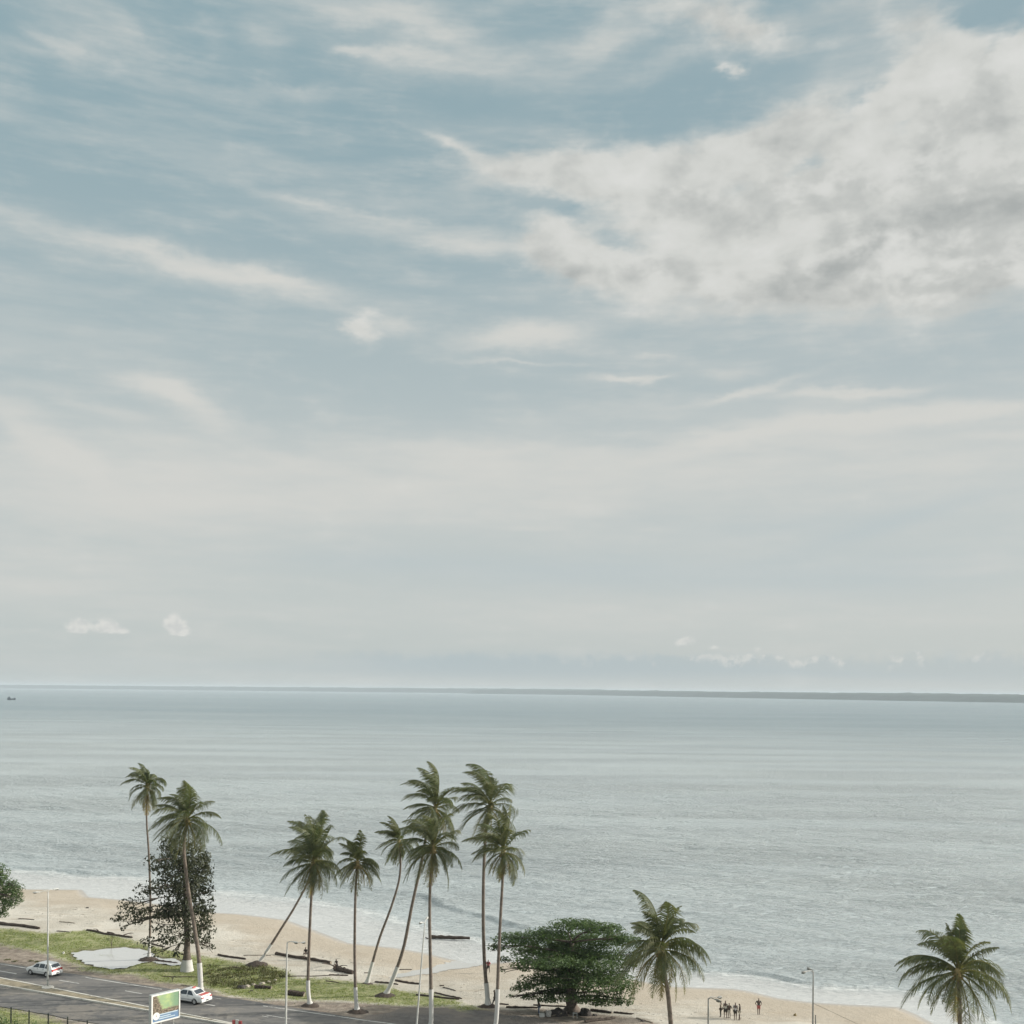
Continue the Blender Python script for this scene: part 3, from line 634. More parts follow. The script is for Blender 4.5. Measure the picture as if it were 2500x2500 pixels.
# ------------------------------------------------------------------ palms
def frond(V, Fc, T, c, d0, L, droop, wind, tint, rs_, nst=38, ll=1.12, dens=1.0):
    """one pinnate leaf: curved rachis with drooping leaflets"""
    d = Vector(d0).normalized(); p = Vector(c); ds = L/nst; pts = [p.copy()]; dirs = [d.copy()]
    for i in range(nst):
        s = (i+1)/nst
        d = (d+Vector((0, 0, -1))*droop*ds/L*(.5+1.6*s)+wind*(ds/L)*(.3+1.6*s*s)).normalized()
        p = p+d*ds; pts.append(p.copy()); dirs.append(d.copy())
    def quad(a, b, c_, d_, t):
        n = len(V); V.extend((a, b, c_, d_)); Fc.append((n, n+1, n+2, n+3)); T.extend((t,)*4)
    side0 = d0.cross(Vector((0, 0, 1)))
    if side0.length < .15: side0 = Vector((math.cos(rs_.random()*6.3), math.sin(rs_.random()*6.3), 0))
    side0.normalize()
    for i in range(nst):      # rachis, a thin folded ribbon in two planes
        w = .055*(1-i/nst)+.012; s = side0*w; u = dirs[i].cross(side0).normalized()*w
        quad(pts[i]-s, pts[i]+s, pts[i+1]+s*.9, pts[i+1]-s*.9, min(1, tint+.35)); quad(pts[i]-u, pts[i]+u, pts[i+1]+u*.9, pts[i+1]-u*.9, min(1, tint+.35))
    k0 = int(nst*.16)
    roll = rs_.uniform(-.35, .35)
    for i in range(k0, nst+1):
        s = i/nst; prof = min(1, .45+2.0*(s-.16))*min(1, (1.08-s)*2.1)
        base = pts[min(i, nst)]; dd = dirs[min(i, nst)]
        sd_ = dd.cross(Vector((0, 0, 1)))
        sd_ = side0 if sd_.length < .2 else sd_.normalized()
        if sd_.dot(side0) < 0: sd_ = -sd_
        up = sd_.cross(dd).normalized()
        for sg in (-1, 1):
            for rep in range(2):
                if rs_.random() > dens: continue
                l = ll*prof*rs_.uniform(.8, 1.12)*L/4.0
                if l < .06: continue
                b0 = base-dd*ds*.5*rep
                ld = (sd_*sg*.80+dd*(.45+.3*s)+up*(.20+roll*sg)+Vector((0, 0, -.12-.62*max(0, 1-abs(dd.z)*1.1)*rs_.uniform(.5, 1.2)))+wind*.35+Vector((rs_.gauss(0, .07), rs_.gauss(0, .07), rs_.gauss(0, .07)))).normalized()
                ld2 = (ld+Vector((0, 0, -.85))+wind*.45).normalized()
                m_ = b0+ld*l*.5; e_ = m_+ld2*l*.55
                w = dd*.024+Vector((0, 0, .008))
                quad(b0-w, b0+w, m_+w*1.1, m_-w*1.1, tint+.12*rs_.random()); quad(m_-w*1.1, m_+w*1.1, e_+w*.15, e_-w*.15, min(1, tint+.15*rs_.random()+.12*s))
def palm(label, base, pts, crown, Rpx, D=None, lean=0.0, n=26, seed=0, wind=(-.55, 0, 0), rad=.17, droopk=1.0, white=2.2, mound=.9, old=.25, elong=1.0, dead=0, thick=1.0):
    rs_ = random.Random(seed)
    if D is None:
        B = G(*base); D = B.y
    else:
        B = at(base[0], base[1], D); B.z = gz(B.x, B.y)
    t = empty('palm_tree', B, label, 'palm tree', 'coconut palms along the beach')
    W = [B.copy()]
    for i, (x, y) in enumerate(pts):
        W.append(at(x, y, D+lean*(i+1)/(len(pts)+1)))
    C = at(crown[0], crown[1], D+lean); W.append(C-Vector((0, 0, .15)))
    Ls = spline([w-B for w in W], 40)
    rr = [rad*(1.0-.38*(i/40))*(1+.9*max(0, 1-i/3.0)) for i in range(41)]
    mb = MB(); mb.tube(Ls, rr, 9, wob=.07); mb.build('trunk', M['palm_bark'], t, smooth=True)
    # whitewashed foot
    acc = 0; k = 1
    while k < 40 and acc < white: acc += (Ls[k]-Ls[k-1]).length; k += 1
    WP = [Ls[0].lerp(Ls[k], j/8) if k < 3 else spline(Ls[:k+1], 8)[j] for j in range(9)]
    WP = [w for w in WP]
    def r_at(w):
        i = min(range(41), key=lambda q: (Ls[q]-w).length); return rr[i]
    if white > 0:
        mb = MB(); mb.tube(WP, [max(r_at(w), rad)*1.09+.012 for w in WP], 10, cap=False); mb.build('painted_band', M['whitewash'], t, smooth=True)
    if mound:
        mb = MB(); V = []; Fs = []
        for i in range(5):
            for k2 in range(14):
                a = k2/14*6.283; r_ = mound*(1-i/4.6)*(1+.25*rs_.random()); V.append((r_*math.cos(a), r_*math.sin(a)*.8, mound*.42*(i/4)**.8-.04+.04*rs_.random()))
        for i in range(4):
            for k2 in range(14): Fs.append((i*14+k2, i*14+(k2+1) % 14, (i+1)*14+(k2+1) % 14, (i+1)*14+k2))
        Fs.append(tuple(4*14+q for q in range(14)))
        mb.add(V, Fs); mb.build('root_mound', M['drift'], t, smooth=True)
    L = Rpx*D/F*1.24; n = int(n*1.4)
    V = []; Fc = []; T = []
    wv = Vector(wind); c0 = C-B
    for i in range(n):
        f = i/(n-1); az = i*2.39996+rs_.uniform(-.75, .75)
        el = R(84-132*f**.85)+rs_.uniform(-.2, .2)
        d0 = Vector((math.cos(az)*math.cos(el), math.sin(az)*math.cos(el), math.sin(el)))
        l = L*rs_.uniform(.68, 1.1)*(elong if f < .3 else 1)*(.80 if f > .85 else 1)
        tint = max(0, (f-.62)*1.3*old*3*rs_.uniform(.2, 1.2)) if f > .6 else rs_.uniform(0, .10)
        if dead and i >= n-dead:
            tint = .95; el = R(-78); d0 = Vector((math.cos(az)*math.cos(el), math.sin(az)*math.cos(el), math.sin(el)))
        frond(V, Fc, T, c0+d0*.1+Vector((0, 0, .25-.5*f)), d0, l, (1.05+.85*f)*droopk*rs_.uniform(.65, 1.4), wv*rs_.uniform(.6, 1.9)*(1.35-.6*f), min(1, tint), rs_, dens=rs_.choice((.95, .9, .85, .7)) if f < .75 else rs_.uniform(.45, .85))
    mesh_np('crown', np.array([tuple(v) for v in V]), np.array(Fc), M['palm_leaf'], t, attrs={'tint': T})
    # heart of the crown: leaf sheaths and nuts
    mb = MB(); mb.tube([c0+Vector((0, 0, z)) for z in (-.55, -.25, .1, .5)], [rad*.75, rad*1.35, rad*1.2, rad*.3], 8, wob=.2); mb.build('crownshaft', M['husk'], t, smooth=True)
    for q in range(7):
        a = q*.9+rs_.random(); mb = MB(); r_ = .13
        cc = c0+Vector((math.cos(a)*.28, math.sin(a)*.28, -.32-.12*rs_.random()))
        mb.tube([cc+Vector((0, 0, z*r_)) for z in (-1, -.7, 0, .7, 1)], [r_*.2, r_*.7, r_, r_*.7, r_*.2], 8)
        mb.build('coconut', M['husk'], t, smooth=True)
    return t
palm('tall thin-stemmed leftmost palm with a small ragged crown, its white foot beside the puddle', (363, 2343), [(366, 2280), (367, 2190), (363, 2080), (358, 2000)], (360, 1922), 58, seed=1, rad=.15, n=24, mound=1.3, white=2.0, old=.6, dead=3, droopk=1.3)
palm('big palm with a curved pale trunk standing in front of the dark leafy tree', (490, 2436), [(489, 2390), (485, 2335), (474, 2260), (462, 2190), (453, 2120), (449, 2060)], (457, 2003), 90, seed=2, rad=.24, n=32, mound=0, white=3.0, old=.3)
palm('leaning palm rising rightwards from the low scrub, crown behind the upright bushy palm', (628, 2354), [(648, 2328), (690, 2262), (722, 2210), (752, 2150)], (772, 2066), 66, seed=3, lean=1.5, rad=.17, n=24, mound=1.2, white=2.0, elong=1.1)
palm('upright bushy palm at the roadside right of the thick cut log', (757, 2456), [(752, 2410), (754, 2330), (758, 2230), (762, 2160)], (765, 2108), 76, seed=4, rad=.18, n=30, mound=.9, white=2.2, elong=1.2, old=.3, dead=1)
palm('slim upright palm with an open star-shaped crown, right of the bushy palm', (872, 2474), [(868, 2420), (866, 2320), (867, 2220), (869, 2160)], (873, 2108), 62, seed=5, rad=.17, n=22, wind=(-.2, 0, 0), mound=1.0, white=2.1, old=.5)
palm('leaning palm with a bent neck, left one of the pair leaning right', (896, 2398), [(907, 2360), (927, 2290), (955, 2215), (974, 2150), (978, 2100)], (974, 2055), 60, seed=6, rad=.16, n=24, mound=.6, white=2.0, wind=(-.8, 0, 0))
palm('tall leaning palm with a swollen root foot, the right one of the leaning pair', (940, 2430), [(957, 2396), (985, 2315), (1006, 2210), (1028, 2110), (1045, 2020)], (1062, 1974), 76, seed=7, rad=.2, n=27, mound=1.1, white=2.6, wind=(-.85, 0, 0), elong=1.22, dead=1)
palm('tall straight palm left of the parking bay with one frond hanging down its trunk', (1051, 2512), [(1053, 2470), (1051, 2350), (1049, 2240), (1051, 2150)], (1058, 2072), 82, seed=8, rad=.19, n=30, mound=.8, white=2.8, wind=(-.55, 0, 0), elong=1.2, old=.3, dead=2)
palm('tallest palm with a high windblown crown, white foot beside the dark-dressed person', (1192, 2461), [(1188, 2410), (1183, 2350), (1180, 2250), (1181, 2130), (1186, 2040)], (1196, 1970), 82, seed=9, rad=.21, n=29, mound=1.0, white=2.1, wind=(-.95, 0, 0), elong=1.25, old=.35, dead=2)
palm('palm with yellowing lower fronds nearest the spreading green tree', (1208, 2522), [(1213, 2470), (1217, 2350), (1222, 2240), (1227, 2150)], (1228, 2080), 73, seed=10, rad=.18, n=26, mound=.8, white=2.8, elong=1.25, wind=(-.65, 0, 0), old=.8, dead=1)
palm('broad near palm with drooping yellow-green fronds overlapping the right of the spreading tree', (1640, 2745), [(1642, 2560), (1638, 2500), (1630, 2420), (1618, 2360)], (1612, 2318), 106, D=82, seed=11, rad=.21, n=34, mound=.8, white=2.2, wind=(-.35, 0, 0), old=.9, droopk=1.15, elong=1.1, dead=3)
palm('dark broad palm alone at the far right of the beach', (2342, 2840), [(2342, 2700), (2343, 2560), (2343, 2460)], (2338, 2375), 126, D=78, seed=12, rad=.2, n=30, mound=.8, white=2.2, wind=(-.12, 0, 0), old=.25, dead=2)

# ------------------------------------------------------------------ broad-leaved trees
def leaves(clumps, D, rs_, size=.27, flatn=.7, dens=26, hang=0.0, cut=-.2):
    V = []; T = []
    for (cx, cy, rx, ry, k, dd) in clumps:
        c = at(cx, cy, D+dd); ax, az = rx*D/F, ry*D/F; ay = ax*.75
        n = int(dens*(ax*az*3+ax*ay)*k)
        for _ in range(n):
            u = Vector((rs_.gauss(0, 1), rs_.gauss(0, 1), rs_.gauss(0, 1))).normalized()
            r_ = rs_.random()**.45
            p = c+Vector((u.x*ax*r_, u.y*ay*r_, u.z*az*r_))
            g = mnoise.noise(p*1.1)
            if g < cut and rs_.random() < .85: continue
            nn = (Vector((rs_.gauss(0, .5), rs_.gauss(0, .5), flatn+rs_.gauss(0, .3)))+u*.45).normalized()
            a = nn.cross(Vector((rs_.gauss(0, 1), rs_.gauss(0, 1), rs_.gauss(0, 1)-hang))).normalized()
            if hang: a = (a+Vector((0, 0, -hang))).normalized()
            b = nn.cross(a).normalized(); s = size*rs_.uniform(.6, 1.25)
            V += [p-a*s*.5, p+b*s*.27+nn*.02, p+a*s*.5-Vector((0, 0, s*.12)), p-b*s*.27+nn*.02]
            t = max(0, rs_.gauss(.0, .12)); T += [t]*4
    V = np.array([tuple(v) for v in V]); Fc = np.arange(len(V)).reshape(-1, 4)
    return V, Fc, T
def tree(label, cat_group, base, D, clumps, trunk_pts, rad, leafm, size, seed, white=0, flatn=.7, dens=26, hang=0, barkm=None, twig=1, cut=-.14):
    rs_ = random.Random(seed)
    if D is None: B = G(*base); D = B.y
    else: B = at(base[0], base[1], D); B.z = gz(B.x, B.y)
    t = empty('broadleaf_tree', B, label, 'tree', cat_group)
    V, Fc, T = leaves(clumps, D, rs_, size, flatn, dens, hang, cut)
    mesh_np('crown', V-np.array(tuple(B)), Fc, leafm, t, attrs={'tint': T})
    tp = [B]+[at(x, y, D) for x, y in trunk_pts]; pl = spline([p-B for p in tp], 14)
    mb = MB(); mb.tube(pl, [rad*(1-.62*i/14)*(1+.7*max(0, 1-i/2.0)) for i in range(15)], 13, wob=.22)
    for c in clumps:
        if rs_.random() > .85: continue
        e = at(c[0], c[1], D+c[5])-B
        cand = [p for p in pl[3:] if p.z < e.z+1.0] or [pl[4]]
        s = min(cand, key=lambda p: (p-e).length)
        m_ = s.lerp(e, .55)+Vector((rs_.gauss(0, .4), rs_.gauss(0, .4), .04*(e-s).length))
        q = spline([s, m_, e], 8); ln = (e-s).length
        mb.tube(q, [max(.025, rad*.22*(1-i/9)*min(1, ln/6+.3)) for i in range(9)], 6, wob=.15)
        for w in range(int(4*twig)):
            e2 = e+Vector((rs_.gauss(0, c[2]*D/F*.5), rs_.gauss(0, c[2]*D/F*.4), rs_.gauss(0, c[3]*D/F*.5))); mb.tube(spline([q[4], q[6].lerp(e2, .5), e2], 5), [.05, .045, .035, .03, .022, .015], 4)
    mb.build('trunk', barkm or M['bark'], t, smooth=True)
    if white:
        q = [pl[0]+(pl[3]-pl[0])*(white/((pl[3]-pl[0]).length))*j/8 for j in range(9)]; st_ = (pl[1]-pl[0]).length
        def rt(w): i = (w-pl[0]).length/st_; return rad*(1-.62*i/14)*(1+.7*max(0, 1-i/2.0))
        mb = MB(); mb.tube(q, [rt(w)*1.13+.02 for w in q], 12, cap=False, wob=.06); mb.build('painted_band', M['whitewash'], t, smooth=True)
    return t
T1 = [(365, 2300, 30, 14, .35, -2), (330, 2245, 26, 14, .5, -2), (390, 2325, 26, 10, .3, -1), (430, 2325, 24, 12, .4, 0), (345, 2205, 22, 20, .35, -3), (455, 2095, 60, 45, 1, 0), (480, 2150, 45, 50, 1.1, 2), (435, 2170, 55, 50, 1.2, 0), (492, 2215, 38, 42, 1.1, 1), (450, 2230, 52, 40, 1.2, -1), (500, 2262, 30, 32, 1.0, 2), (405, 2110, 40, 45, .8, -1),
      (385, 2165, 34, 24, .55, -2), (420, 2060, 40, 30, .9, 1), (372, 2105, 22, 22, .45, -3), (350, 2175, 28, 18, .4, -2), (318, 2210, 32, 18, .55, -3), (293, 2240, 22, 14, .8, -3), (330, 2225, 30, 13, .6, -2), (300, 2262, 14, 12, .5, -3),
      (405, 2225, 45, 22, .9, -1), (395, 2262, 34, 22, .5, -2), (425, 2292, 34, 20, .5, -2), (505, 2300, 22, 18, .5, 1), (470, 2280, 34, 26, .9, 0), (515, 2180, 14, 22, .5, 2), (512, 2312, 16, 10, .5, 1), (360, 2232, 34, 12, .7, -2), (455, 2120, 60, 60, .8, -2), (500, 2110, 24, 36, .8, 0), (400, 2300, 22, 16, .3, -2)]
tree('large dark leafy tree with a whitewashed foot behind the big curved palm', None, (456, 2368), None, T1, [(457, 2290), (454, 2210), (450, 2130), (448, 2080)], .40, M['dark_leaf'], .34, 21, white=1.3, flatn=.2, dens=80, hang=.5, cut=-.02)
T2 = [(1345, 2436, 44, 9, .9, -2), (1415, 2436, 48, 11, .9, -3), (1470, 2446, 40, 8, .8, -2), (1520, 2448, 26, 8, .8, -2), (1290, 2432, 26, 8, .8, -1), (1405, 2256, 72, 11, 1.2, -1), (1472, 2266, 55, 13, 1.2, -2), (1335, 2278, 66, 14, 1.1, -1), (1262, 2292, 66, 15, 1.1, 0), (1213, 2312, 26, 10, .9, 0), (1440, 2290, 95, 16, 1.0, 2), (1520, 2292, 48, 16, 1.1, -1), (1365, 2304, 100, 18, 1.1, 2),
      (1290, 2318, 60, 14, .8, 3), (1330, 2342, 92, 16, 1.1, -3), (1300, 2356, 60, 12, .9, -2), (1450, 2345, 90, 20, 1.1, -2), (1530, 2345, 36, 20, 1.0, 0), (1395, 2330, 90, 20, 1.2, 2), (1230, 2342, 18, 9, .5, 0), (1225, 2368, 12, 10, .4, 0),
      (1300, 2396, 52, 16, 1.1, -2), (1270, 2415, 26, 9, .8, -1), (1370, 2385, 72, 26, 1.1, -2), (1380, 2410, 60, 20, .8, 1), (1460, 2395, 78, 24, 1.1, -3), (1525, 2405, 40, 26, .9, -2), (1340, 2420, 44, 10, .8, 0), (1480, 2432, 50, 12, .8, -2),
      (1248, 2433, 12, 5, .6, 0), (1530, 2440, 24, 10, .6, -2), (1395, 2360, 95, 40, 1.0, 1), (1430, 2315, 110, 24, .8, 1), (1548, 2320, 18, 22, .8, 0), (1495, 2380, 50, 26, .9, 1)]
tree('wide spreading green tree with layered umbrella-like crown on the beach edge', None, (1396, 2474), None, T2, [(1395, 2440), (1392, 2400), (1392, 2350), (1396, 2300)], .62, M['broad_leaf'], .27, 22, flatn=1.0, dens=165)
T3 = [(0, 2130, 26, 24, 1.1, 0), (15, 2165, 34, 26, 1.1, 0), (35, 2170, 26, 22, 1.0, -1), (-35, 2160, 50, 50, 1.1, 1), (15, 2200, 34, 22, 1.1, 0), (5, 2228, 20, 14, .8, 0), (-40, 2220, 50, 30, 1, 0), (40, 2192, 20, 16, .9, -1), (-60, 2120, 50, 30, 1, 0)]
tree('bright green leafy tree cut off by the left edge above the sand', None, (-60, 2310), None, T3, [(-58, 2270), (-50, 2200), (-40, 2150)], .35, M['broad_leaf'], .27, 23, flatn=.8, dens=120)
def sapling(label, base, h, n, seed, leafm, size=.28, spread=.5):
    rs_ = random.Random(seed); B = G(*base); t = empty('sapling', B, label, 'sapling')
    mb = MB(); V = []; T = []
    for q in range(3):
        e = Vector((rs_.gauss(0, spread), rs_.gauss(0, spread*.6), h*rs_.uniform(.6, 1))); mb.tube(spline([Vector((0, 0, -.05)), Vector((e.x*.2, e.y*.2, e.z*.5)), e], 5), [.03, .028, .022, .02, .015, .01], 5)
        for _ in range(n//3):
            p = e+Vector((rs_.gauss(0, .3), rs_.gauss(0, .25), rs_.gauss(-.1, .15)))*spread*1.2; a = Vector((rs_.gauss(0, 1), rs_.gauss(0, 1), -.2)).normalized(); b = Vector((-a.y, a.x, .3)).normalized(); s = size*rs_.uniform(.7, 1.2)
            V += [p-a*s*.5, p+b*s*.2, p+a*s*.5, p-b*s*.2]; T += [0]*4
    mb.build('stem', M['bark'], t); mesh_np('foliage', np.array([tuple(v) for v in V]), np.arange(len(V)).reshape(-1, 4), leafm, t, attrs={'tint': T})
sapling('small leafy sapling on the grass behind the puddle', (272, 2312), 1.7, 45, 31, M['dark_leaf'])
sapling('tiny bare sapling in the dirt below the dark tree', (421, 2394), .8, 24, 32, M['dark_leaf'], .16, .3)
def shrub(label, px, py, D, rx, rz, seed):
    rs_ = random.Random(seed); c = at(px, py, D); B = Vector((c.x, c.y, gz(c.x, c.y))); t = empty('shrub', B, label, 'shrub', 'shrubs at the bottom left corner')
    V = []; T = []; mb = MB(); hgt = c.z-B.z+rz
    for _ in range(700):
        u = Vector((rs_.gauss(0, 1), rs_.gauss(0, 1), rs_.gauss(0, 1))).normalized()*rs_.random()**.4
        p = Vector((u.x*rx, u.y*rx, hgt*.55+u.z*hgt*.45)); a = Vector((rs_.gauss(0, 1), rs_.gauss(0, 1), rs_.gauss(-.2, .5))).normalized(); nn = Vector((rs_.gauss(0, .5), rs_.gauss(0, .5), 1)).normalized(); b = nn.cross(a).normalized(); s = .22*rs_.uniform(.7, 1.3)
        V += [p-a*s*.5, p+b*s*.3, p+a*s*.5, p-b*s*.3]; T += [max(0, rs_.gauss(0, .1))]*4
    for q in range(7): mb.tube([Vector((0, 0, -.05)), Vector((rs_.gauss(0, rx*.4), rs_.gauss(0, rx*.4), hgt*.8))], [.04, .015], 5)
    mb.build('stem', M['bark'], t); mesh_np('foliage', np.array([tuple(v) for v in V]), np.arange(len(V)).reshape(-1, 4), M['broad_leaf'], t, attrs={'tint': T})
shrub('dark green shrub in the bottom left corner, left of the first post', 8, 2492, 92, .75, .5, 41)
shrub('light green shrub right beside the first post, bottom left', 36, 2500, 91.5, .6, .4, 42)
shrub('low dark shrub between the second and third posts', 84, 2502, 91.5, .5, .35, 43)

# ------------------------------------------------------------------ grass and scrub
def tufts(name, polys, count, hmin, hmax, mat, seed, w=.035, nb=3, kx=1.0, colr=None):
    rs_ = np.random.RandomState(seed); V = []; T = []
    for poly in polys:
        Q = np.array(poly); lo = Q.min(0); hi = Q.max(0); lo = np.maximum(lo, (-75, 84)); hi = np.minimum(hi, (75, 200))
        n = int(count*(hi-lo)[0]*(hi-lo)[1]); X = rs_.uniform(lo[0], hi[0], n); Y = rs_.uniform(lo[1], hi[1], n)
        sd_ = poly_sd(X, Y, poly); keep = sd_+rs_.normal(0, .5, n) > .2
        for x, y in zip(X[keep], Y[keep]):
            g = mnoise.noise(Vector((x*.5, y*.5, seed)))
            if g < -.15 and rs_.rand() < .6: continue
            z = gz(x, y); h = rs_.uniform(hmin, hmax)*(1+.8*g)
            for b in range(nb):
                a = rs_.uniform(0, 6.283); dx, dy = math.cos(a), math.sin(a); ox, oy = rs_.normal(0, .07, 2)*kx; lx, ly = rs_.normal(0, .45, 2)*h
                V += [(x+ox-dx*w, y+oy-dy*w, z-.01), (x+ox+dx*w, y+oy+dy*w, z-.01), (x+ox+lx, y+oy+ly, z+h)]; T += [rs_.uniform(0, .5)]*3
    o = mesh_np(name, np.array(V), np.arange(len(V)).reshape(-1, 3), mat, attrs={'tint': T}); return tag(o, kind='stuff')
M['grass'] = leafmat('grass', (.15, .20, .065), (.26, .32, .11), (.34, .32, .14), .3)
M['scrub'] = leafmat('scrub', (.06, .075, .03), (.12, .135, .055), (.22, .18, .09), .2)
tufts('grass', GRASS, 24, .04, .13, M['grass'], 5)
SCRUB = pp([(505, 2352), (560, 2356), (620, 2356), (680, 2360), (712, 2374), (700, 2392), (672, 2402), (640, 2400), (590, 2412), (545, 2416), (510, 2410), (500, 2380)])
tufts('scrub', [SCRUB], 11, .08, .30, M['scrub'], 6, w=.07, nb=5, kx=2.0)
WEED = pp([(0, 2342), (60, 2350), (90, 2352), (30, 2346)])
# ------------------------------------------------------------------ driftwood
def log(label, a, b, tpx, mat='drift', name='driftwood_log', seed=None, branch=None, group='driftwood along the beach', cut=False, bend=.15, cat='log', lift=.5, D=None):
    rs_ = random.Random(hash(label) % 9999 if seed is None else seed); random.seed(len(label)*7+int(a[0]))
    A = G(*a); Bp = G(*b); D = (A.y+Bp.y)/2; r_ = max(.05, tpx*D/F/2); mid = (A+Bp)/2
    t = empty(name, A, label, cat, group)
    n = 10; ln = (Bp-A).length; side = Vector((-(Bp-A).y, (Bp-A).x, 0)).normalized()
    pts = []
    for i in range(n+1):
        p = A.lerp(Bp, i/n); k = mnoise.noise(Vector((i*.35+a[0], a[1], 1)))*bend*min(ln*.2, 1.2)
        p = p+side*k; p.z = max(gz(p.x, p.y), .05)+r_*lift+abs(mnoise.noise(Vector((i*.5, a[0], 5))))*r_*.3
        pts.append(p-A)
    mb = MB(); mb.tube(pts, [r_*(.72+.3*abs(math.sin(i*1.3+a[0])))*(1-.25*i/n)*(.75 if i in (0, n) and not cut else 1) for i in range(n+1)], 8, wob=.3)
    mb.build('trunk_wood', M[mat], t)
    for bi, (x, y, x2, y2, tp) in enumerate(branch or []):
        p0 = G(x, y)-A; p0.z += r_*.5; e = at(x2, y2, D)-A
        mb = MB(); mb.tube(spline([p0, p0.lerp(e, .5)+Vector((.05, .1, .08)), e], 5), [tp*D/F/2*(1-.12*q) for q in range(6)], 6, wob=.25); mb.build('branch', M[mat], t)
    if cut:
        d = (pts[-1]-pts[-2]).normalized(); mb = MB(); rr = r_*.86; mb.tube([pts[-1]-d*.02, pts[-1]+d*.015], [rr*.72, rr*.72], 12); mb.build('cut_face', M['drift_pale'], t)
    return t
LOGS = [
 ('long dark log at the left edge of the sand above the grass', (-30, 2254), (97, 2269), 10, {}),
 ('thin dark stick on the sand above the long left log', (45, 2245), (84, 2248), 3, {}),
 ('faint thin stick on the sand right of the left lamp post', (145, 2252), (182, 2256), 3, {'mat': 'drift_pale'}),
 ('short thin stick on the grass edge right of the left lamp post', (138, 2275), (170, 2278), 3, {}),
 ('gnarled branching log behind the puddle sapling', (212, 2274), (324, 2292), 7, {'branch': [(240, 2276, 228, 2268, 3), (300, 2286, 326, 2278, 3), (310, 2290, 330, 2296, 3), (262, 2278, 285, 2283, 4)]}),
 ('short crooked stick right of the thin leftmost palm', (363, 2304), (403, 2312), 5, {'branch': [(370, 2305, 360, 2301, 2)]}),
 ('thick dark log lying in the narrow end of the puddle', (376, 2345), (433, 2352), 8, {}),
 ('long thin pole on the dirt below the dark tree', (394, 2382), (486, 2383), 3, {}),
 ('pale plank on the dirt just left of the curved palm', (442, 2406), (471, 2411), 4, {'mat': 'drift_pale', 'name': 'plank', 'cat': 'plank'}),
 ('tapering dark log on the sand right of the dark tree', (532, 2331), (600, 2341), 7, {}),
 ('short stub of wood on the grass below the tapering log', (567, 2359), (589, 2362), 5, {}),
 ('very thin stick across the foot of the leaning palm by the scrub', (594, 2331), (662, 2332), 2.2, {}),
 ('longest thick fallen trunk on the sand with a person seated on it', (674, 2329), (808, 2353), 10, {'cut': True}),
 ('broad fallen trunk with a forked limb, end nearest the slim palm', (818, 2366), (861, 2376), 17, {'branch': [(822, 2364, 788, 2352, 4), (800, 2357, 786, 2353, 3), (826, 2362, 848, 2358, 3)]}),
 ('low dark branch in front of the forked fallen trunk', (803, 2381), (850, 2380), 5, {}),
 ('long thin wavy branch on the sand behind the roadside grass', (690, 2383), (806, 2382), 3, {}),
 ('thick short log with a pale cut end, left one on the grass', (623, 2412), (662, 2414), 12, {'cut': True}),
 ('thickest short log with a pale cut end beside the bushy palm', (704, 2427), (743, 2430), 18, {'cut': True}),
 ('thin stick in the grass between the bushy palm and the slim palm', (795, 2394), (828, 2397), 3, {}),
 ('dark flat log between the feet of the leaning pair', (915, 2394), (972, 2402), 5, {}),
 ('reddish long beam lying right of the leaning pair', (960, 2391), (1027, 2400), 7, {'mat': 'drift'}),
 ('long dark branch reaching along the grass tip left of the parking bay', (1016, 2427), (1120, 2440), 6, {'branch': [(1110, 2438, 1141, 2449, 5)]}),
 ('slanting dark log just behind the long grass-tip branch', (1061, 2422), (1128, 2438), 5, {}),
 ('short dark stub on the sand above the grass tip', (1073, 2405), (1084, 2405), 4, {}),
 ('thin slanting stick on the sand above the grass tip', (1081, 2410), (1113, 2420), 3, {}),
 ('small thin stick by the stream mouth', (975, 2368), (1006, 2367), 3, {}),
 ('thin stick on the sand left of the left leaning palm', (889, 2373), (905, 2373), 3, {}),
 ('short flat board on the sand right of the dark-dressed person', (1216, 2453), (1242, 2454), 5, {}),
 ('long horizontal pole between the person in blue and the spreading tree', (1302, 2454), (1385, 2457), 5, {}),
 ('curved dark log in front of the palm feet left of the spreading tree', (1235, 2462), (1312, 2462), 7, {}),
 ('low straight log right of the spreading tree foot', (1442, 2466), (1494, 2476), 8, {'cut': True}),
 ('dark log ending in a knob, right of the low straight log', (1498, 2474), (1544, 2479), 6, {'branch': [(1538, 2478, 1552, 2479, 3)]}),
 ('thin paired sticks lying on the sand left of the near palm trunk', (1553, 2489), (1594, 2500), 4, {'mat': 'drift_pale'}),
 ('dark curved root in the bottom centre foreground', (1428, 2502), (1502, 2490), 10, {}),
 ('long low stick on the sand left of the curved palm, under the dark tree', (350, 2303), (372, 2307), 3, {}),
]
for i, (l, a, b, tp, k) in enumerate(LOGS): log(l, a, b, tp, seed=i, **k)
# the beached trunk in the wash
t = log('reddish-brown trunk lying in the shallow wash with upturned roots', (1047, 2300), (1147, 2306), 11, mat='drift', branch=[(1046, 2301, 1038, 2288, 4), (1048, 2300, 1042, 2290, 3), (1046, 2302, 1037, 2298, 5)], seed=70, lift=.9)
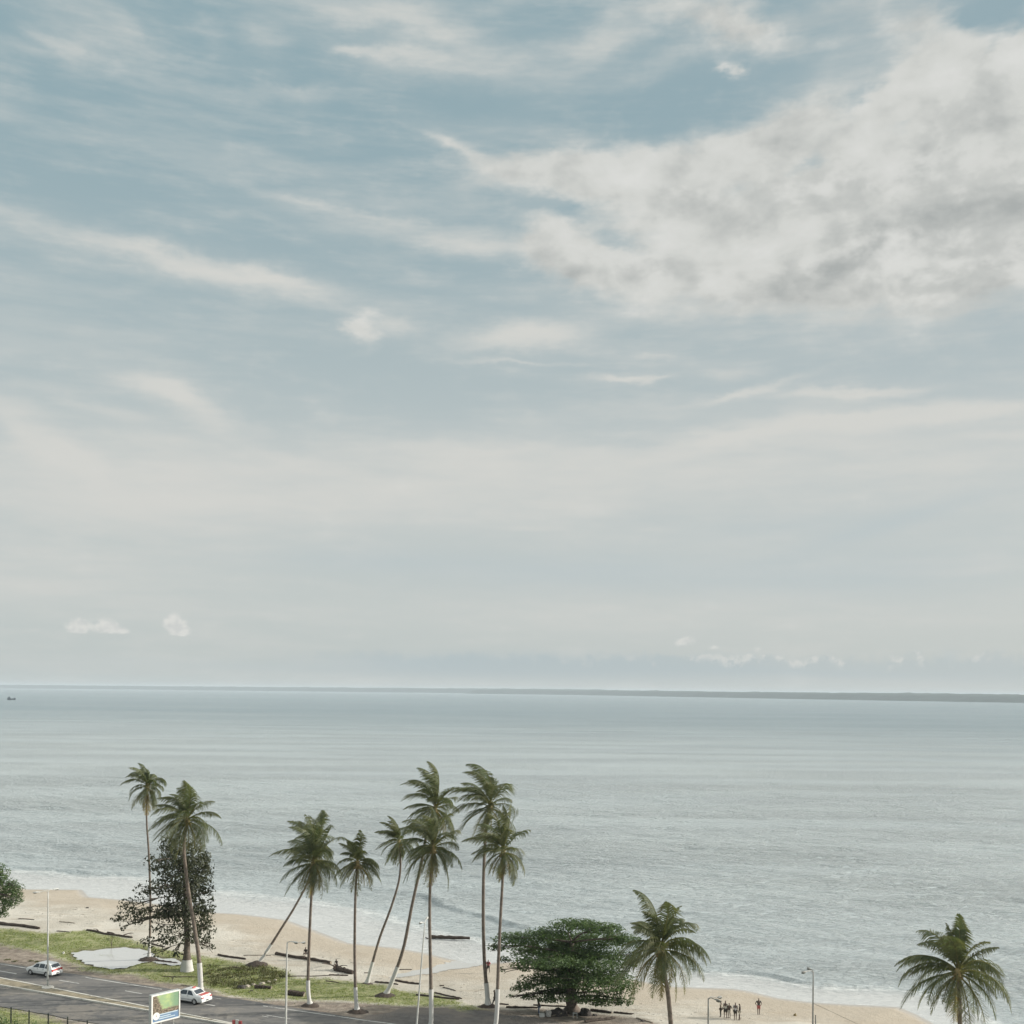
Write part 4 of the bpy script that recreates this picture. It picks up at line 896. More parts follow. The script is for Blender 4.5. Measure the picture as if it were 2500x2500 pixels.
# stones & debris
def rock(label, px, py, w, h, mat, seed, name='rock', group=None, cat='rock'):
    random.seed(seed); B = G(px, py); D = B.y; a = w*D/F/2; c = h*D/F
    bm = bmesh.new(); bmesh.ops.create_icosphere(bm, subdivisions=3, radius=1)
    for v in bm.verts:
        k = 1+.3*mnoise.noise(v.co*1.6+Vector((seed, 0, 0)))+.12*mnoise.noise(v.co*4+Vector((0, seed, 0)))
        v.co = Vector((v.co.x*a*k, v.co.y*a*.8*k, max(-.05, v.co.z*k*c)))
    me = bpy.data.meshes.new(name); bm.to_mesh(me); bm.free(); me.materials.append(mat)
    o = bpy.data.objects.new(name, me); COL.objects.link(o); o.location = B; return tag(o, label, cat, group)
dk = plain('dark_rock', (.055, .048, .044), .95, .4, 3, bmp=.05); pk = plain('pale_rubble', (.36, .32, .26), .95, .3, 3, bmp=.05)
rock('dark rounded boulder at the left of the spreading tree foot', 1362, 2482, 46, 16, dk, 1, group='dark boulders under the spreading tree')
rock('dark pointed boulder at the right of the spreading tree foot', 1428, 2482, 30, 20, dk, 2, group='dark boulders under the spreading tree')
rock('grey lumpy boulder against the trunk of the spreading tree', 1402, 2474, 30, 14, plain('grey_rock', (.17, .165, .16), .95, .35, 3, bmp=.05), 3, group='dark boulders under the spreading tree')
for i, (x, y, w, h, l) in enumerate(((603, 2408, 16, 6, 'pale broken slab on the rubble nearest the curved palm'), (618, 2402, 14, 4, 'pale slab at the middle of the rubble heap'), (640, 2400, 18, 5, 'widest pale slab at the right of the rubble heap'), (656, 2396, 10, 4, 'small pale lump right of the rubble heap'), (672, 2392, 9, 5, 'white upright chunk at the scrub tip'))):
    rock(l, x, y, w, h, pk, 10+i, name='rubble', group='rubble beside the cut log', cat='rubble')
for i, (x, y, w, l) in enumerate(((589, 2412, 22, 'dark earth clod below the rubble heap'), (614, 2420, 8, 'small dark stone in the grass left of the cut log'), (607, 2424, 7, 'smallest dark stone below the cut log'), (1568, 2496, 10, 'small dark stone beside the paired sticks'), (1452, 2482, 12, 'dark stone right of the pointed boulder'))):
    rock(l, x, y, w, w*.35, dk, 20+i, name='stone', cat='stone')
rock('white litter bag on the grass right of the estate car', 155, 2327, 6, 5, M['whitewash'], 31, name='bag', cat='litter')
rock('white litter bag below the forked trunk', 826, 2379, 6, 5, M['whitewash'], 32, name='bag', cat='litter')
rock('round brown coconut alone on the sand near the right lamp', 1941, 2480, 7, 6, M['husk'], 33, name='coconut', cat='coconut')
rs_ = np.random.RandomState(77); V = []; Fq = []
DB = pp([(60, 2225), (200, 2215), (420, 2260), (560, 2280), (760, 2330), (900, 2350), (1060, 2400), (1170, 2400), (1300, 2440), (1700, 2450), (1850, 2480), (2080, 2500), (1700, 2510), (1400, 2470), (1150, 2440), (900, 2380), (700, 2330), (400, 2300), (150, 2262), (60, 2262)]); Q = np.array(DB); cnt = 0
while cnt < 260:
    x = rs_.uniform(Q[:, 0].min(), Q[:, 0].max()); y = rs_.uniform(Q[:, 1].min(), Q[:, 1].max())
    if poly_sd(np.array([x]), np.array([y]), DB)[0] < 0: continue
    if mnoise.noise(Vector((x*.12, y*.3, 4))) < -.05: continue
    l = abs(rs_.normal(.04, .10))+.03; a = rs_.normal(0, .5); w = rs_.uniform(.008, .024); z = gz(x, y); n = len(V)
    for sx_, sy_, sz_ in ((-1, -1, 0), (1, -1, 0), (1, 1, 0), (-1, 1, 0), (-1, 0, 1), (1, 0, 1)): V.append((x+sx_*l*math.cos(a)-sy_*w*math.sin(a), y+sx_*l*math.sin(a)+sy_*w*math.cos(a), z-.01+sz_*w*1.6))
    Fq += [(n, n+1, n+5, n+4), (n+3, n+4, n+5, n+2), (n, n+4, n+3), (n+1, n+2, n+5)]; cnt += 1
tag(mesh_np('beach_debris', np.array(V), Fq, M['drift']), kind='stuff')
# weed heaps on the dirt
for i, (x, y, w, l) in enumerate(((18, 2345, 14, 'dark weed clump at the left road edge'), (37, 2348, 12, 'second weed clump right of the one at the road edge'), (75, 2346, 14, 'thin weed clump behind the estate car bonnet'), (88, 2348, 14, 'weed clump touching the roof line of the estate car'))):
    rs_ = np.random.RandomState(60+i); B = G(x, y); V = []; a = w*B.y/F/2
    for _ in range(60):
        u = rs_.normal(0, .5, 2)*a; ang = rs_.rand()*6.28; V += [(u[0]-.04*math.cos(ang), u[1]-.04*math.sin(ang), 0), (u[0]+.04*math.cos(ang), u[1]+.04*math.sin(ang), 0), (u[0]+rs_.normal(0, .1), u[1]+rs_.normal(0, .1), rs_.uniform(.05, .2))]
    o = mesh_np('weed', np.array(V), np.arange(len(V)).reshape(-1, 3), M['scrub'], attrs={'tint': [.2]*len(V)}); o.location = B; tag(o, l, 'weeds', 'weed clumps on the verge')
rock('dark sandy lump half-way up the beach, left', 213, 2219, 8, 3, dk, 41, name='stone', cat='stone')

# ------------------------------------------------------------------ lamps, posts, sign, barrier
def lamp(label, base, pts, arms, name='street_lamp', plinth=False, r0=.11, mat='lamp_metal', D=None):
    """arms: list of (pixel of lamp head, arm start pixel)"""
    if D is None:
        A = G(*base); D = A.y
    else: A = at(base[0], base[1], D); A.z = gz(A.x, A.y)
    t = empty(name, A, label, 'street lamp', 'street lamps'); W = [A]+[at(x, y, D) for x, y in pts]
    q = spline([w-A for w in W], 12); mb = MB(); mb.tube(q, [r0*(1-.5*i/12) for i in range(13)], 10); mb.build('pole', M[mat], t, smooth=True)
    mb = MB(); mb.tube([q[0]+Vector((0, 0, .9)), q[0]+Vector((0, 0, .94))], r0*1.35, 10); mb.tube([q[0], q[0]+Vector((0, 0, .12))], r0*2.0, 10); mb.build('base_flange', M['pole_metal'], t)
    if plinth:
        mb = MB(); mb.tube([Vector((0, 0, -.1)), Vector((0, 0, .22)), Vector((0, 0, .34))], [.72, .62, .3], 9, wob=.12); mb.build('plinth', M['concrete'], t)
    for hx, hy, sx, sy, dy in arms:
        s = at(sx, sy, D)-A; e = at(hx, hy, D+dy)-A; mb = MB(); k = s.lerp(e, .35)+Vector((0, 0, .12))
        mb.tube(spline([s, k, e], 6), .035, 6); arm = mb.build('arm', M[mat], t)
        d = (e-s).normalized(); d.z *= .3; d.normalize(); mb = MB(); nrm = Vector((-d.y, d.x, 0)).normalized()
        V = []; Fs = []
        for i, (f, w, h) in enumerate(((-.05, .05, .05), (.10, .10, .07), (.32, .13, .09), (.56, .09, .07), (.66, .03, .03))):
            c = e+d*f
            for a_ in range(8):
                an = a_/8*6.283; V.append(c+nrm*w*math.cos(an)+Vector((0, 0, h*math.sin(an)*(.6 if math.sin(an) < 0 else 1))))
        for i in range(4):
            for a_ in range(8): Fs.append((i*8+a_, i*8+(a_+1) % 8, (i+1)*8+(a_+1) % 8, (i+1)*8+a_))
        Fs += [tuple(range(8)), tuple(range(32, 40))]
        mb.add(V, Fs); hd = mb.build('lamp_head', M[mat], arm, smooth=True)
        mb = MB(); mb.box(e+d*.42-Vector((0, 0, .085)), (.30, .20, .04), Matrix.Rotation(math.atan2(d.y, d.x), 3, 'Z')); mb.build('lens', M['dark_metal'], arm)
    return t
lamp('tall grey double-armed street lamp on a white plinth in the road median, leftmost', (116.5, 2417), [(116.8, 2300), (117.5, 2178)], [(96, 2178, 117.5, 2177, -.5), (130, 2172, 117.5, 2176, .5)], plinth=True)
lamp('pale street lamp in front of the scrub with two heads pointing right', (697, 2548), [(699, 2420), (701, 2302)], [(716, 2300, 701.2, 2303, -.6), (736, 2302, 701.2, 2301, 2.2)], r0=.115)
lamp('crooked grey street lamp leaning right beside the tall straight palm', (1012, 2548), [(1018, 2490), (1030, 2340), (1037, 2258)], [(1030, 2252, 1037, 2257, -.8), (1041, 2244, 1037, 2257, .8)], r0=.10)
lamp('street lamp left of the five bathers with a cranked double head', (1727, 2805), [(1728.5, 2600), (1729.5, 2438)], [(1746, 2440, 1729.5, 2440, -.8), (1752, 2436, 1729.5, 2438, 1.2)], D=82, r0=.11, mat='pole_metal')
lamp('dark slim street lamp at the right with a cable tied to it', (1982.5, 2700), [(1984, 2560), (1985.5, 2374)], [(1968, 2372, 1985.5, 2374, -.8), (1978, 2367, 1985.5, 2373, .8)], D=88, r0=.10, mat='pole_metal')
# cable and the thin stake beside it
a = at(1985, 2449, 88); b = at(2100, 2503, 86.5); c = b+(b-a)*1.4
mb = MB(); mb.tube(spline([a, b, c], 24), .016, 5)
tag(mb.build('cable', plain('cable', (.30, .27, .22), .8)), 'thin slack cable running down to the right from the dark slim lamp', 'cable')
mb = MB(); s = at(1991, 2478, 87.5); e = at(1993.5, 2560, 87.5); e.z = gz(e.x, e.y)-.05; mb.tube([e, s], [.06, .045], 6)
tag(mb.build('stake', M['pole_metal']), 'short thin stake right beside the dark slim street lamp', 'stake')
for i, (x, y, l) in enumerate(((27, 2460, 'first dark green post from the left, among the shrubs'), (71, 2467.5, 'second dark green post from the left, left of the low dark shrub'), (118, 2475.5, 'third dark green post from the left, right of the low dark shrub'), (165, 2483.5, 'fourth dark green post from the left'), (213, 2492, 'fifth dark green post, the one nearest the billboard'))):
    s = at(x, y, 98); B = Vector((s.x, s.y, gz(s.x, s.y))); t = empty('fence_post', B, l, 'post', 'dark green posts along the near verge'); mb = MB()
    mb.tube([Vector((0, 0, -.1)), s-B], .065, 8); mb.build('shaft', M['dark_metal'], t); mb = MB(); mb.tube([s-B, s-B+Vector((0, 0, .05))], [.085, .05], 8); mb.build('cap', M['dark_metal'], t)
# pale slab in the corner
p = at(50, 2489, 91); p.z = gz(p.x, p.y); o = MB(); o.box((0, 0, .06), (.85, .6, .12)); s = o.build('slab', M['concrete'], bevel=.02); s.location = p; s.rotation_euler = (0, R(8), .2); tag(s, 'small pale concrete slab between the shrubs at the bottom left', 'slab')
# billboard
TL = at(369.5, 2431, 95); TRp = at(439.5, 2416, 97.15); BLp = at(369.5, 2501, 95); hgt = TL.z-BLp.z; wv_ = Vector((TRp.x-TL.x, TRp.y-TL.y, 0)); wid = wv_.length; ux = wv_.normalized(); nf = Vector((ux.y, -ux.x, 0))
mid = TL+wv_*.5; B = Vector((mid.x, mid.y, gz(mid.x, mid.y))); bb = empty('billboard', B, 'white framed billboard with a green picture above a blue strip, beside the road', 'billboard')
Mx = Matrix((ux, nf, Vector((0, 0, 1)))).transposed()
def bx(u, z, w, h, y0, y1, name, mat, parent=bb, bevel=0):
    mb = MB(); c = ux*u+nf*((y0+y1)/2)+Vector((0, 0, z)); mb.box(c, (w, abs(y1-y0), h), Mx); return mb.build(name, mat, parent, bevel=bevel)
zc = (TL.z+BLp.z)/2-B.z; casing = plain('billboard_casing', (.42, .44, .43), .6, .12, 2); frame = plain('billboard_frame', (.74, .74, .70), .6, .06, 2)
bx(0, zc, wid, hgt, -.38, 0, 'casing', casing)
fw = .12
fr = bx(0, zc+hgt/2-fw/2, wid, fw, .002, .05, 'frame', frame); 
for u, z, w, h in ((0, zc-hgt/2+fw/2, wid, fw), (-wid/2+fw/2, zc, fw, hgt-2*fw), (wid/2-fw/2, zc, fw, hgt-2*fw)): bx(u, z, w, h, .002, .05, 'frame', frame)
def poster_mat():
    m, nt, b = newmat('poster_picture'); tc = N(nt, 'ShaderNodeAttribute'); tc.attribute_name = 'pu'; tv = N(nt, 'ShaderNodeAttribute'); tv.attribute_name = 'pv'
    u, v = tc.outputs['Fac'], tv.outputs['Fac']; cb = N(nt, 'ShaderNodeCombineXYZ'); nt.links.new(u, cb.inputs[0]); nt.links.new(v, cb.inputs[1])
    n1 = noise(nt, 4, 4, .6, vec=cb.outputs[0]); n2 = noise(nt, 14, 4, .6, vec=cb.outputs[0])
    g = mix(nt, ramp(nt, n1, .35, .6), (.42, .52, .24), (.30, .42, .23))
    g = mix(nt, ramp(nt, mth(nt, 'ADD', u, mth(nt, 'MULTIPLY', n1, .3)), .65, 1.1), g, (.20, .32, .20))
    br = mix(nt, ramp(nt, n2, .4, .65), (.09, .075, .05), (.33, .27, .20))
    d = mth(nt, 'SUBTRACT', mth(nt, 'SUBTRACT', .52, mth(nt, 'MULTIPLY', u, 1.7)), mth(nt, 'MULTIPLY', mth(nt, 'SUBTRACT', v, .55), .5)); d2 = mth(nt, 'SUBTRACT', .25, v)
    e = mth(nt, 'ADD', mth(nt, 'MAXIMUM', mth(nt, 'MULTIPLY', d, .6), d2), mth(nt, 'MULTIPLY', mth(nt, 'SUBTRACT', n2, .5), .35))
    c = mix(nt, ramp(nt, e, -.03, .05), g, br); nt.links.new(c, b.inputs['Base Color']); b.inputs['Roughness'].default_value = .35; return m
pw, ph_ = wid-2*fw, hgt-2*fw; zb_ = zc-ph_/2; strip_h = ph_*.27
o = bx(0, zb_+strip_h+(ph_-strip_h)/2, pw, ph_-strip_h, .004, .02, 'picture', poster_mat())
me = o.data; a1 = me.attributes.new('pu', 'FLOAT', 'POINT'); a2 = me.attributes.new('pv', 'FLOAT', 'POINT')
for i, v in enumerate(me.vertices): a1.data[i].value = v.co.dot(ux)/pw+.5; a2.data[i].value = (v.co.z-zb_-strip_h)/(ph_-strip_h)
st_ = bx(0, zb_+strip_h/2, pw, strip_h, .004, .02, 'blue_strip', plain('poster_blue', (.14, .23, .36), .4, .1, 2))
pale = plain('poster_pale', (.50, .60, .66), .4, .05, 2)
bx(.12, zb_+strip_h-.05, pw-.5, .09, .022, .028, 'text_line', pale, st_); bx(-.05, zb_+strip_h*.58, pw*.42, .085, .022, .028, 'text_line', pale, st_); bx(.12, zb_+strip_h*.30, pw*.62, .085, .022, .028, 'text_line', pale, st_)
c = ux*(-pw/2+.36)+Vector((0, 0, zb_+strip_h*.78)); mb = MB(); mb.tube([c+nf*.022, c+nf*.034], .33, 24); em = mb.build('round_emblem', frame, bb)
mb = MB(); mb.tube([c+nf*.036, c+nf*.040], .06, 10); mb.tube([c+nf*.036+Vector((0, 0, .12)), c+nf*.040+Vector((0, 0, .12))], .04, 8); mb.build('emblem_mark', plain('mark_grey', (.5, .48, .4), .6), em)
mb = MB(); mb.tube([-nf*.19-ux*.4+Vector((0, 0, -.1)), -nf*.19-ux*.4+Vector((0, 0, zc-hgt/2))], .11, 12); mb.build('post', M['lamp_metal'], bb)
mb = MB(); mb.tube([-nf*.19+ux*.9+Vector((0, 0, -.1)), -nf*.19+ux*.9+Vector((0, 0, zc-hgt/2))], .06, 10); mb.build('post', M['lamp_metal'], bb)
# red and white barrier
p = at(579, 2508, 100); B = Vector((p.x, p.y, gz(p.x, p.y))); top = at(579, 2490.5, 100).z-B.z
t = empty('road_barrier', B, 'red and white striped barrier at the bottom edge right of the billboard', 'barrier'); redm = plain('barrier_red', (.36, .07, .07), .5, .1); 
for i, (x, m_) in enumerate(((-.30, redm), (0, M['whitewash']), (.30, redm))):
    mb = MB(); h = top-(.0 if i != 2 else .06)+(.05 if i == 1 else 0); mb.box((x, -i*.03, h/2+.15), (.28, .16, h-.3)); mb.build('panel', m_, t, bevel=.02)
mb = MB(); mb.box((0, 0, .08), (1.1, .5, .16)); mb.build('foot', M['concrete'], t, bevel=.02)

# ------------------------------------------------------------------ cars
def car(name, label, cat, pos, heading, st, glass, wheels, wr, extras):
    """st: stations x, zbottom, zbelt, ztop, half belt width, half top width (x forward)"""
    t = empty(name, pos, label, cat, 'white cars with red tails on the far carriageway', rz=heading)
    V = []; Fs = []; K = 12
    for (x, zb, zk, zt, wb_, wt) in st:
        h = [(wb_*.86, zb), (wb_*.98, zb+.10), (wb_*1.01, (zb+zk)/2), (wb_, zk-.05), (wb_*.97, zk)]
        h += [(wt, zt-.03)] if True else []
        ring = [(y, z) for y, z in h]; ring2 = [(-y, z) for y, z in ring[::-1]]
        for y, z in ring+ring2: V.append((x, y, z))
    K = 12
    for i in range(len(st)-1):
        for k in range(K): Fs.append((i*K+k, i*K+(k+1) % K, (i+1)*K+(k+1) % K, (i+1)*K+k))
    Fs.append(tuple(range(K))); Fs.append(tuple((len(st)-1)*K+k for k in range(K)))
    mb = MB(); mb.add(V, Fs); body = mb.build('body', M['white_paint'], t, smooth=True, bevel=.035)
    def stn(x):
        for a_, b_ in zip(st, st[1:]):
            if a_[0] <= x <= b_[0]:
                f = (x-a_[0])/(b_[0]-a_[0]); return [p+(q-p)*f for p, q in zip(a_, b_)]
        return list(st[0] if x < st[0][0] else st[-1])
    for (x0_, x1_, lo, hi, tl, tr) in glass['side']:
        for sg in (-1, 1):
            q = []
            for x, z0, z1 in ((x0_, lo, hi), (x1_, lo, hi)): pass
            pts = [(x0_, lo), (x1_, lo), (x1_-tr, hi), (x0_+tl, hi)]; Vv = []
            for x, f in pts:
                s = stn(x); y = s[4]*.97+(s[5]-s[4]*.97)*f; z = s[2]+(s[3]-.03-s[2])*f; Vv.append((x, sg*(y+.012), z))
            Vv += [(x, y-sg*.01, z) for x, y, z in Vv]
            mb = MB(); mb.add(Vv, [(0, 1, 2, 3), (4, 7, 6, 5), (0, 4, 5, 1), (1, 5, 6, 2), (2, 6, 7, 3), (3, 7, 4, 0)]); mb.build('side_window', M['glass'], body)
    for nm, x0_, x1_ in glass['ends']:
        a_, b_ = stn(x0_), stn(x1_); n_ = Vector((-(b_[3]-a_[3]), 0, x1_-x0_)).normalized()
        if n_.z < 0: n_ = -n_
        Vv = [(x0_, -a_[5]*.86, a_[3]-.03), (x0_, a_[5]*.86, a_[3]-.03), (x1_, b_[5]*.86, b_[3]-.03), (x1_, -b_[5]*.86, b_[3]-.03)]
        Vv = [Vector(v)+n_*.015 for v in Vv]; Vv += [v-n_*.01 for v in Vv]
        mb = MB(); mb.add(Vv, [(0, 1, 2, 3), (4, 7, 6, 5), (0, 4, 5, 1), (1, 5, 6, 2), (2, 6, 7, 3), (3, 7, 4, 0)]); mb.build(nm, M['glass'], body)
    for x in wheels:
        for sg in (-1, 1):
            y = sg*(stn(x)[4]+.005); mb = MB()
            mb.tube([(x, y-sg*.20, wr), (x, y-sg*.17, wr), (x, y-sg*.02, wr), (x, y+sg*.01, wr)], [wr*.9, wr, wr, wr*.9], 20); w = mb.build('wheel', M['tyre'], t, smooth=False)
            mb = MB(); mb.tube([(x, y, wr), (x, y+sg*.022, wr)], [wr*.66, wr*.55], 14); mb.build('rim', M['rim'], w)
            mb = MB(); V2 = []; F2 = []      # wheel arch
            for k in range(15):
                an = -.25+k/14*(math.pi+.5)
                for r_ in (wr*.95, wr*1.2): V2 += [(x+math.cos(an)*r_, y-sg*.02, wr+math.sin(an)*r_*1.02), (x+math.cos(an)*r_, y+sg*.006, wr+math.sin(an)*r_*1.02)]
            for k in range(14):
                o_ = k*4; p_ = o_+4; F2 += [(o_+1, o_+3, p_+3, p_+1), (o_, p_, p_+2, o_+2), (o_+2, p_+2, p_+3, o_+3), (o_, o_+1, p_+1, p_)]
            mb.add(V2, F2); mb.build('wheel_arch', M['blackp'], body)
    for nm, c, d, m_, bv in extras:
        mb = MB(); mb.box(c, d); mb.build(nm, m_, t, bevel=bv)
    return t
head = math.atan2(-RD.y, -RD.x)
H_ = .84
sed = [(-2.20, .42, .60, .66, .66, .60), (-2.12, .30, .80, .93, .78, .66), (-1.95, .24, .86, .99, .83, .70), (-1.45, .22, .88, 1.00, H_, .70), (-1.38, .22, .88, 1.03, H_, .68), (-.85, .22, .89, 1.36, H_, .58), (-.35, .22, .89, 1.41, H_, .57), (.25, .22, .89, 1.40, H_, .57),
       (.45, .22, .89, 1.36, H_, .58), (1.15, .22, .88, .98, H_, .70), (1.25, .22, .86, .93, H_, .72), (1.85, .24, .76, .82, .80, .66), (2.08, .28, .64, .72, .74, .60), (2.14, .40, .56, .60, .66, .54)]
sx = sum((road_tn(473, 2453.5)[0],))
def place(px, py, lx, ly):
    """car origin so that local (lx, ly) touches the ground at the pixel"""
    p = P(px, py); c, s = math.cos(head), math.sin(head)
    for _ in range(3):
        a_, b_ = flat(px, py, RZ); p = Vector((a_, b_, RZ+.004))
    return Vector((p.x-(c*lx-s*ly), p.y-(s*lx+c*ly), RZ+.004))
car('sedan', 'white sedan with red boot lid driving left behind the billboard', 'car', place(474, 2453.5, -1.28, .84), head, sed,
    {'side': [(-1.12, -.32, .08, .86, .40, .03), (-.26, .98, .08, .86, .03, .62)], 'ends': [('rear_window', -1.36, -.90), ('windscreen', .50, 1.10)]}, (-1.28, 1.32), .29,
    [('bumper', (-2.14, 0, .42), (.16, 1.58, .26), M['white_paint'], .04), ('tail_light', (-2.155, .60, .74), (.10, .30, .13), M['red_light'], .02), ('tail_light', (-2.155, -.60, .74), (.10, .30, .13), M['red_light'], .02), ('boot_panel', (-2.10, 0, .78), (.10, .86, .15), M['red_paint'], .02),
     ('boot_lid', (-1.80, 0, .985), (.52, 1.18, .03), M['red_paint'], .01), ('plate', (-2.235, 0, .45), (.02, .42, .10), M['blackp'], 0), ('roof_sign', (-.45, -.1, 1.47), (.16, .42, .10), M['red_paint'], .02), ('door_handle', (-.45, .855, .82), (.16, .03, .03), M['blackp'], 0), ('door_handle', (.45, .855, .82), (.16, .03, .03), M['blackp'], 0),
     ('side_trim', (-.1, .852, .50), (2.2, .02, .06), M['rim'], 0), ('mirror', (.78, .93, .95), (.12, .18, .12), M['white_paint'], .03), ('mirror', (.78, -.93, .95), (.12, .18, .12), M['white_paint'], .03), ('headlight', (2.08, .52, .60), (.10, .3, .13), M['rim'], .02), ('headlight', (2.08, -.52, .60), (.10, .3, .13), M['rim'], .02)])
wag = [(-1.98, .40, .62, .70, .66, .60), (-1.92, .28, .84, .98, .78, .66), (-1.86, .24, .87, 1.04, .80, .65), (-1.55, .22, .88, 1.40, .81, .58), (-1.35, .22, .88, 1.43, .81, .57), (-.4, .22, .88, 1.45, .81, .57), (.30, .22, .88, 1.43, .81, .57), (.45, .22, .88, 1.38, .81, .58), (1.05, .22, .87, .98, .81, .68), (1.15, .22, .85, .93, .81, .70), (1.70, .24, .76, .82, .78, .64), (1.92, .28, .64, .72, .72, .58), (1.98, .40, .56, .60, .64, .52)]
car('estate_car', 'white estate car with a red tail driving left past the double street lamp', 'car', place(112.5, 2386, -1.2, .81), head, wag,
    {'side': [(-1.45, -.95, .1, .84, .10, .02), (-.88, -.10, .08, .86, .03, .03), (-.03, .92, .08, .86, .03, .50)], 'ends': [('rear_window', -1.84, -1.58), ('windscreen', .48, 1.02)]}, (-1.2, 1.18), .28,
    [('bumper', (-1.94, 0, .40), (.16, 1.54, .22), M['white_paint'], .04), ('tail_light', (-1.93, .62, .75), (.10, .24, .26), M['red_light'], .02), ('tail_light', (-1.93, -.62, .75), (.10, .24, .26), M['red_light'], .02), ('tailgate_panel', (-1.93, 0, .76), (.09, .98, .24), M['red_paint'], .02),
     ('plate', (-2.03, 0, .42), (.02, .42, .10), M['blackp'], 0), ('door_handle', (-.75, .83, .80), (.15, .03, .03), M['blackp'], 0), ('door_handle', (.1, .83, .80), (.15, .03, .03), M['blackp'], 0), ('side_trim', (0, .822, .50), (2.0, .02, .05), M['rim'], 0), ('mirror', (.72, .90, .95), (.12, .16, .12), M['white_paint'], .03),
     ('mirror', (.72, -.90, .95), (.12, .16, .12), M['white_paint'], .03), ('headlight', (1.92, .50, .58), (.10, .28, .13), M['rim'], .02), ('headlight', (1.92, -.50, .58), (.10, .28, .13), M['rim'], .02)])

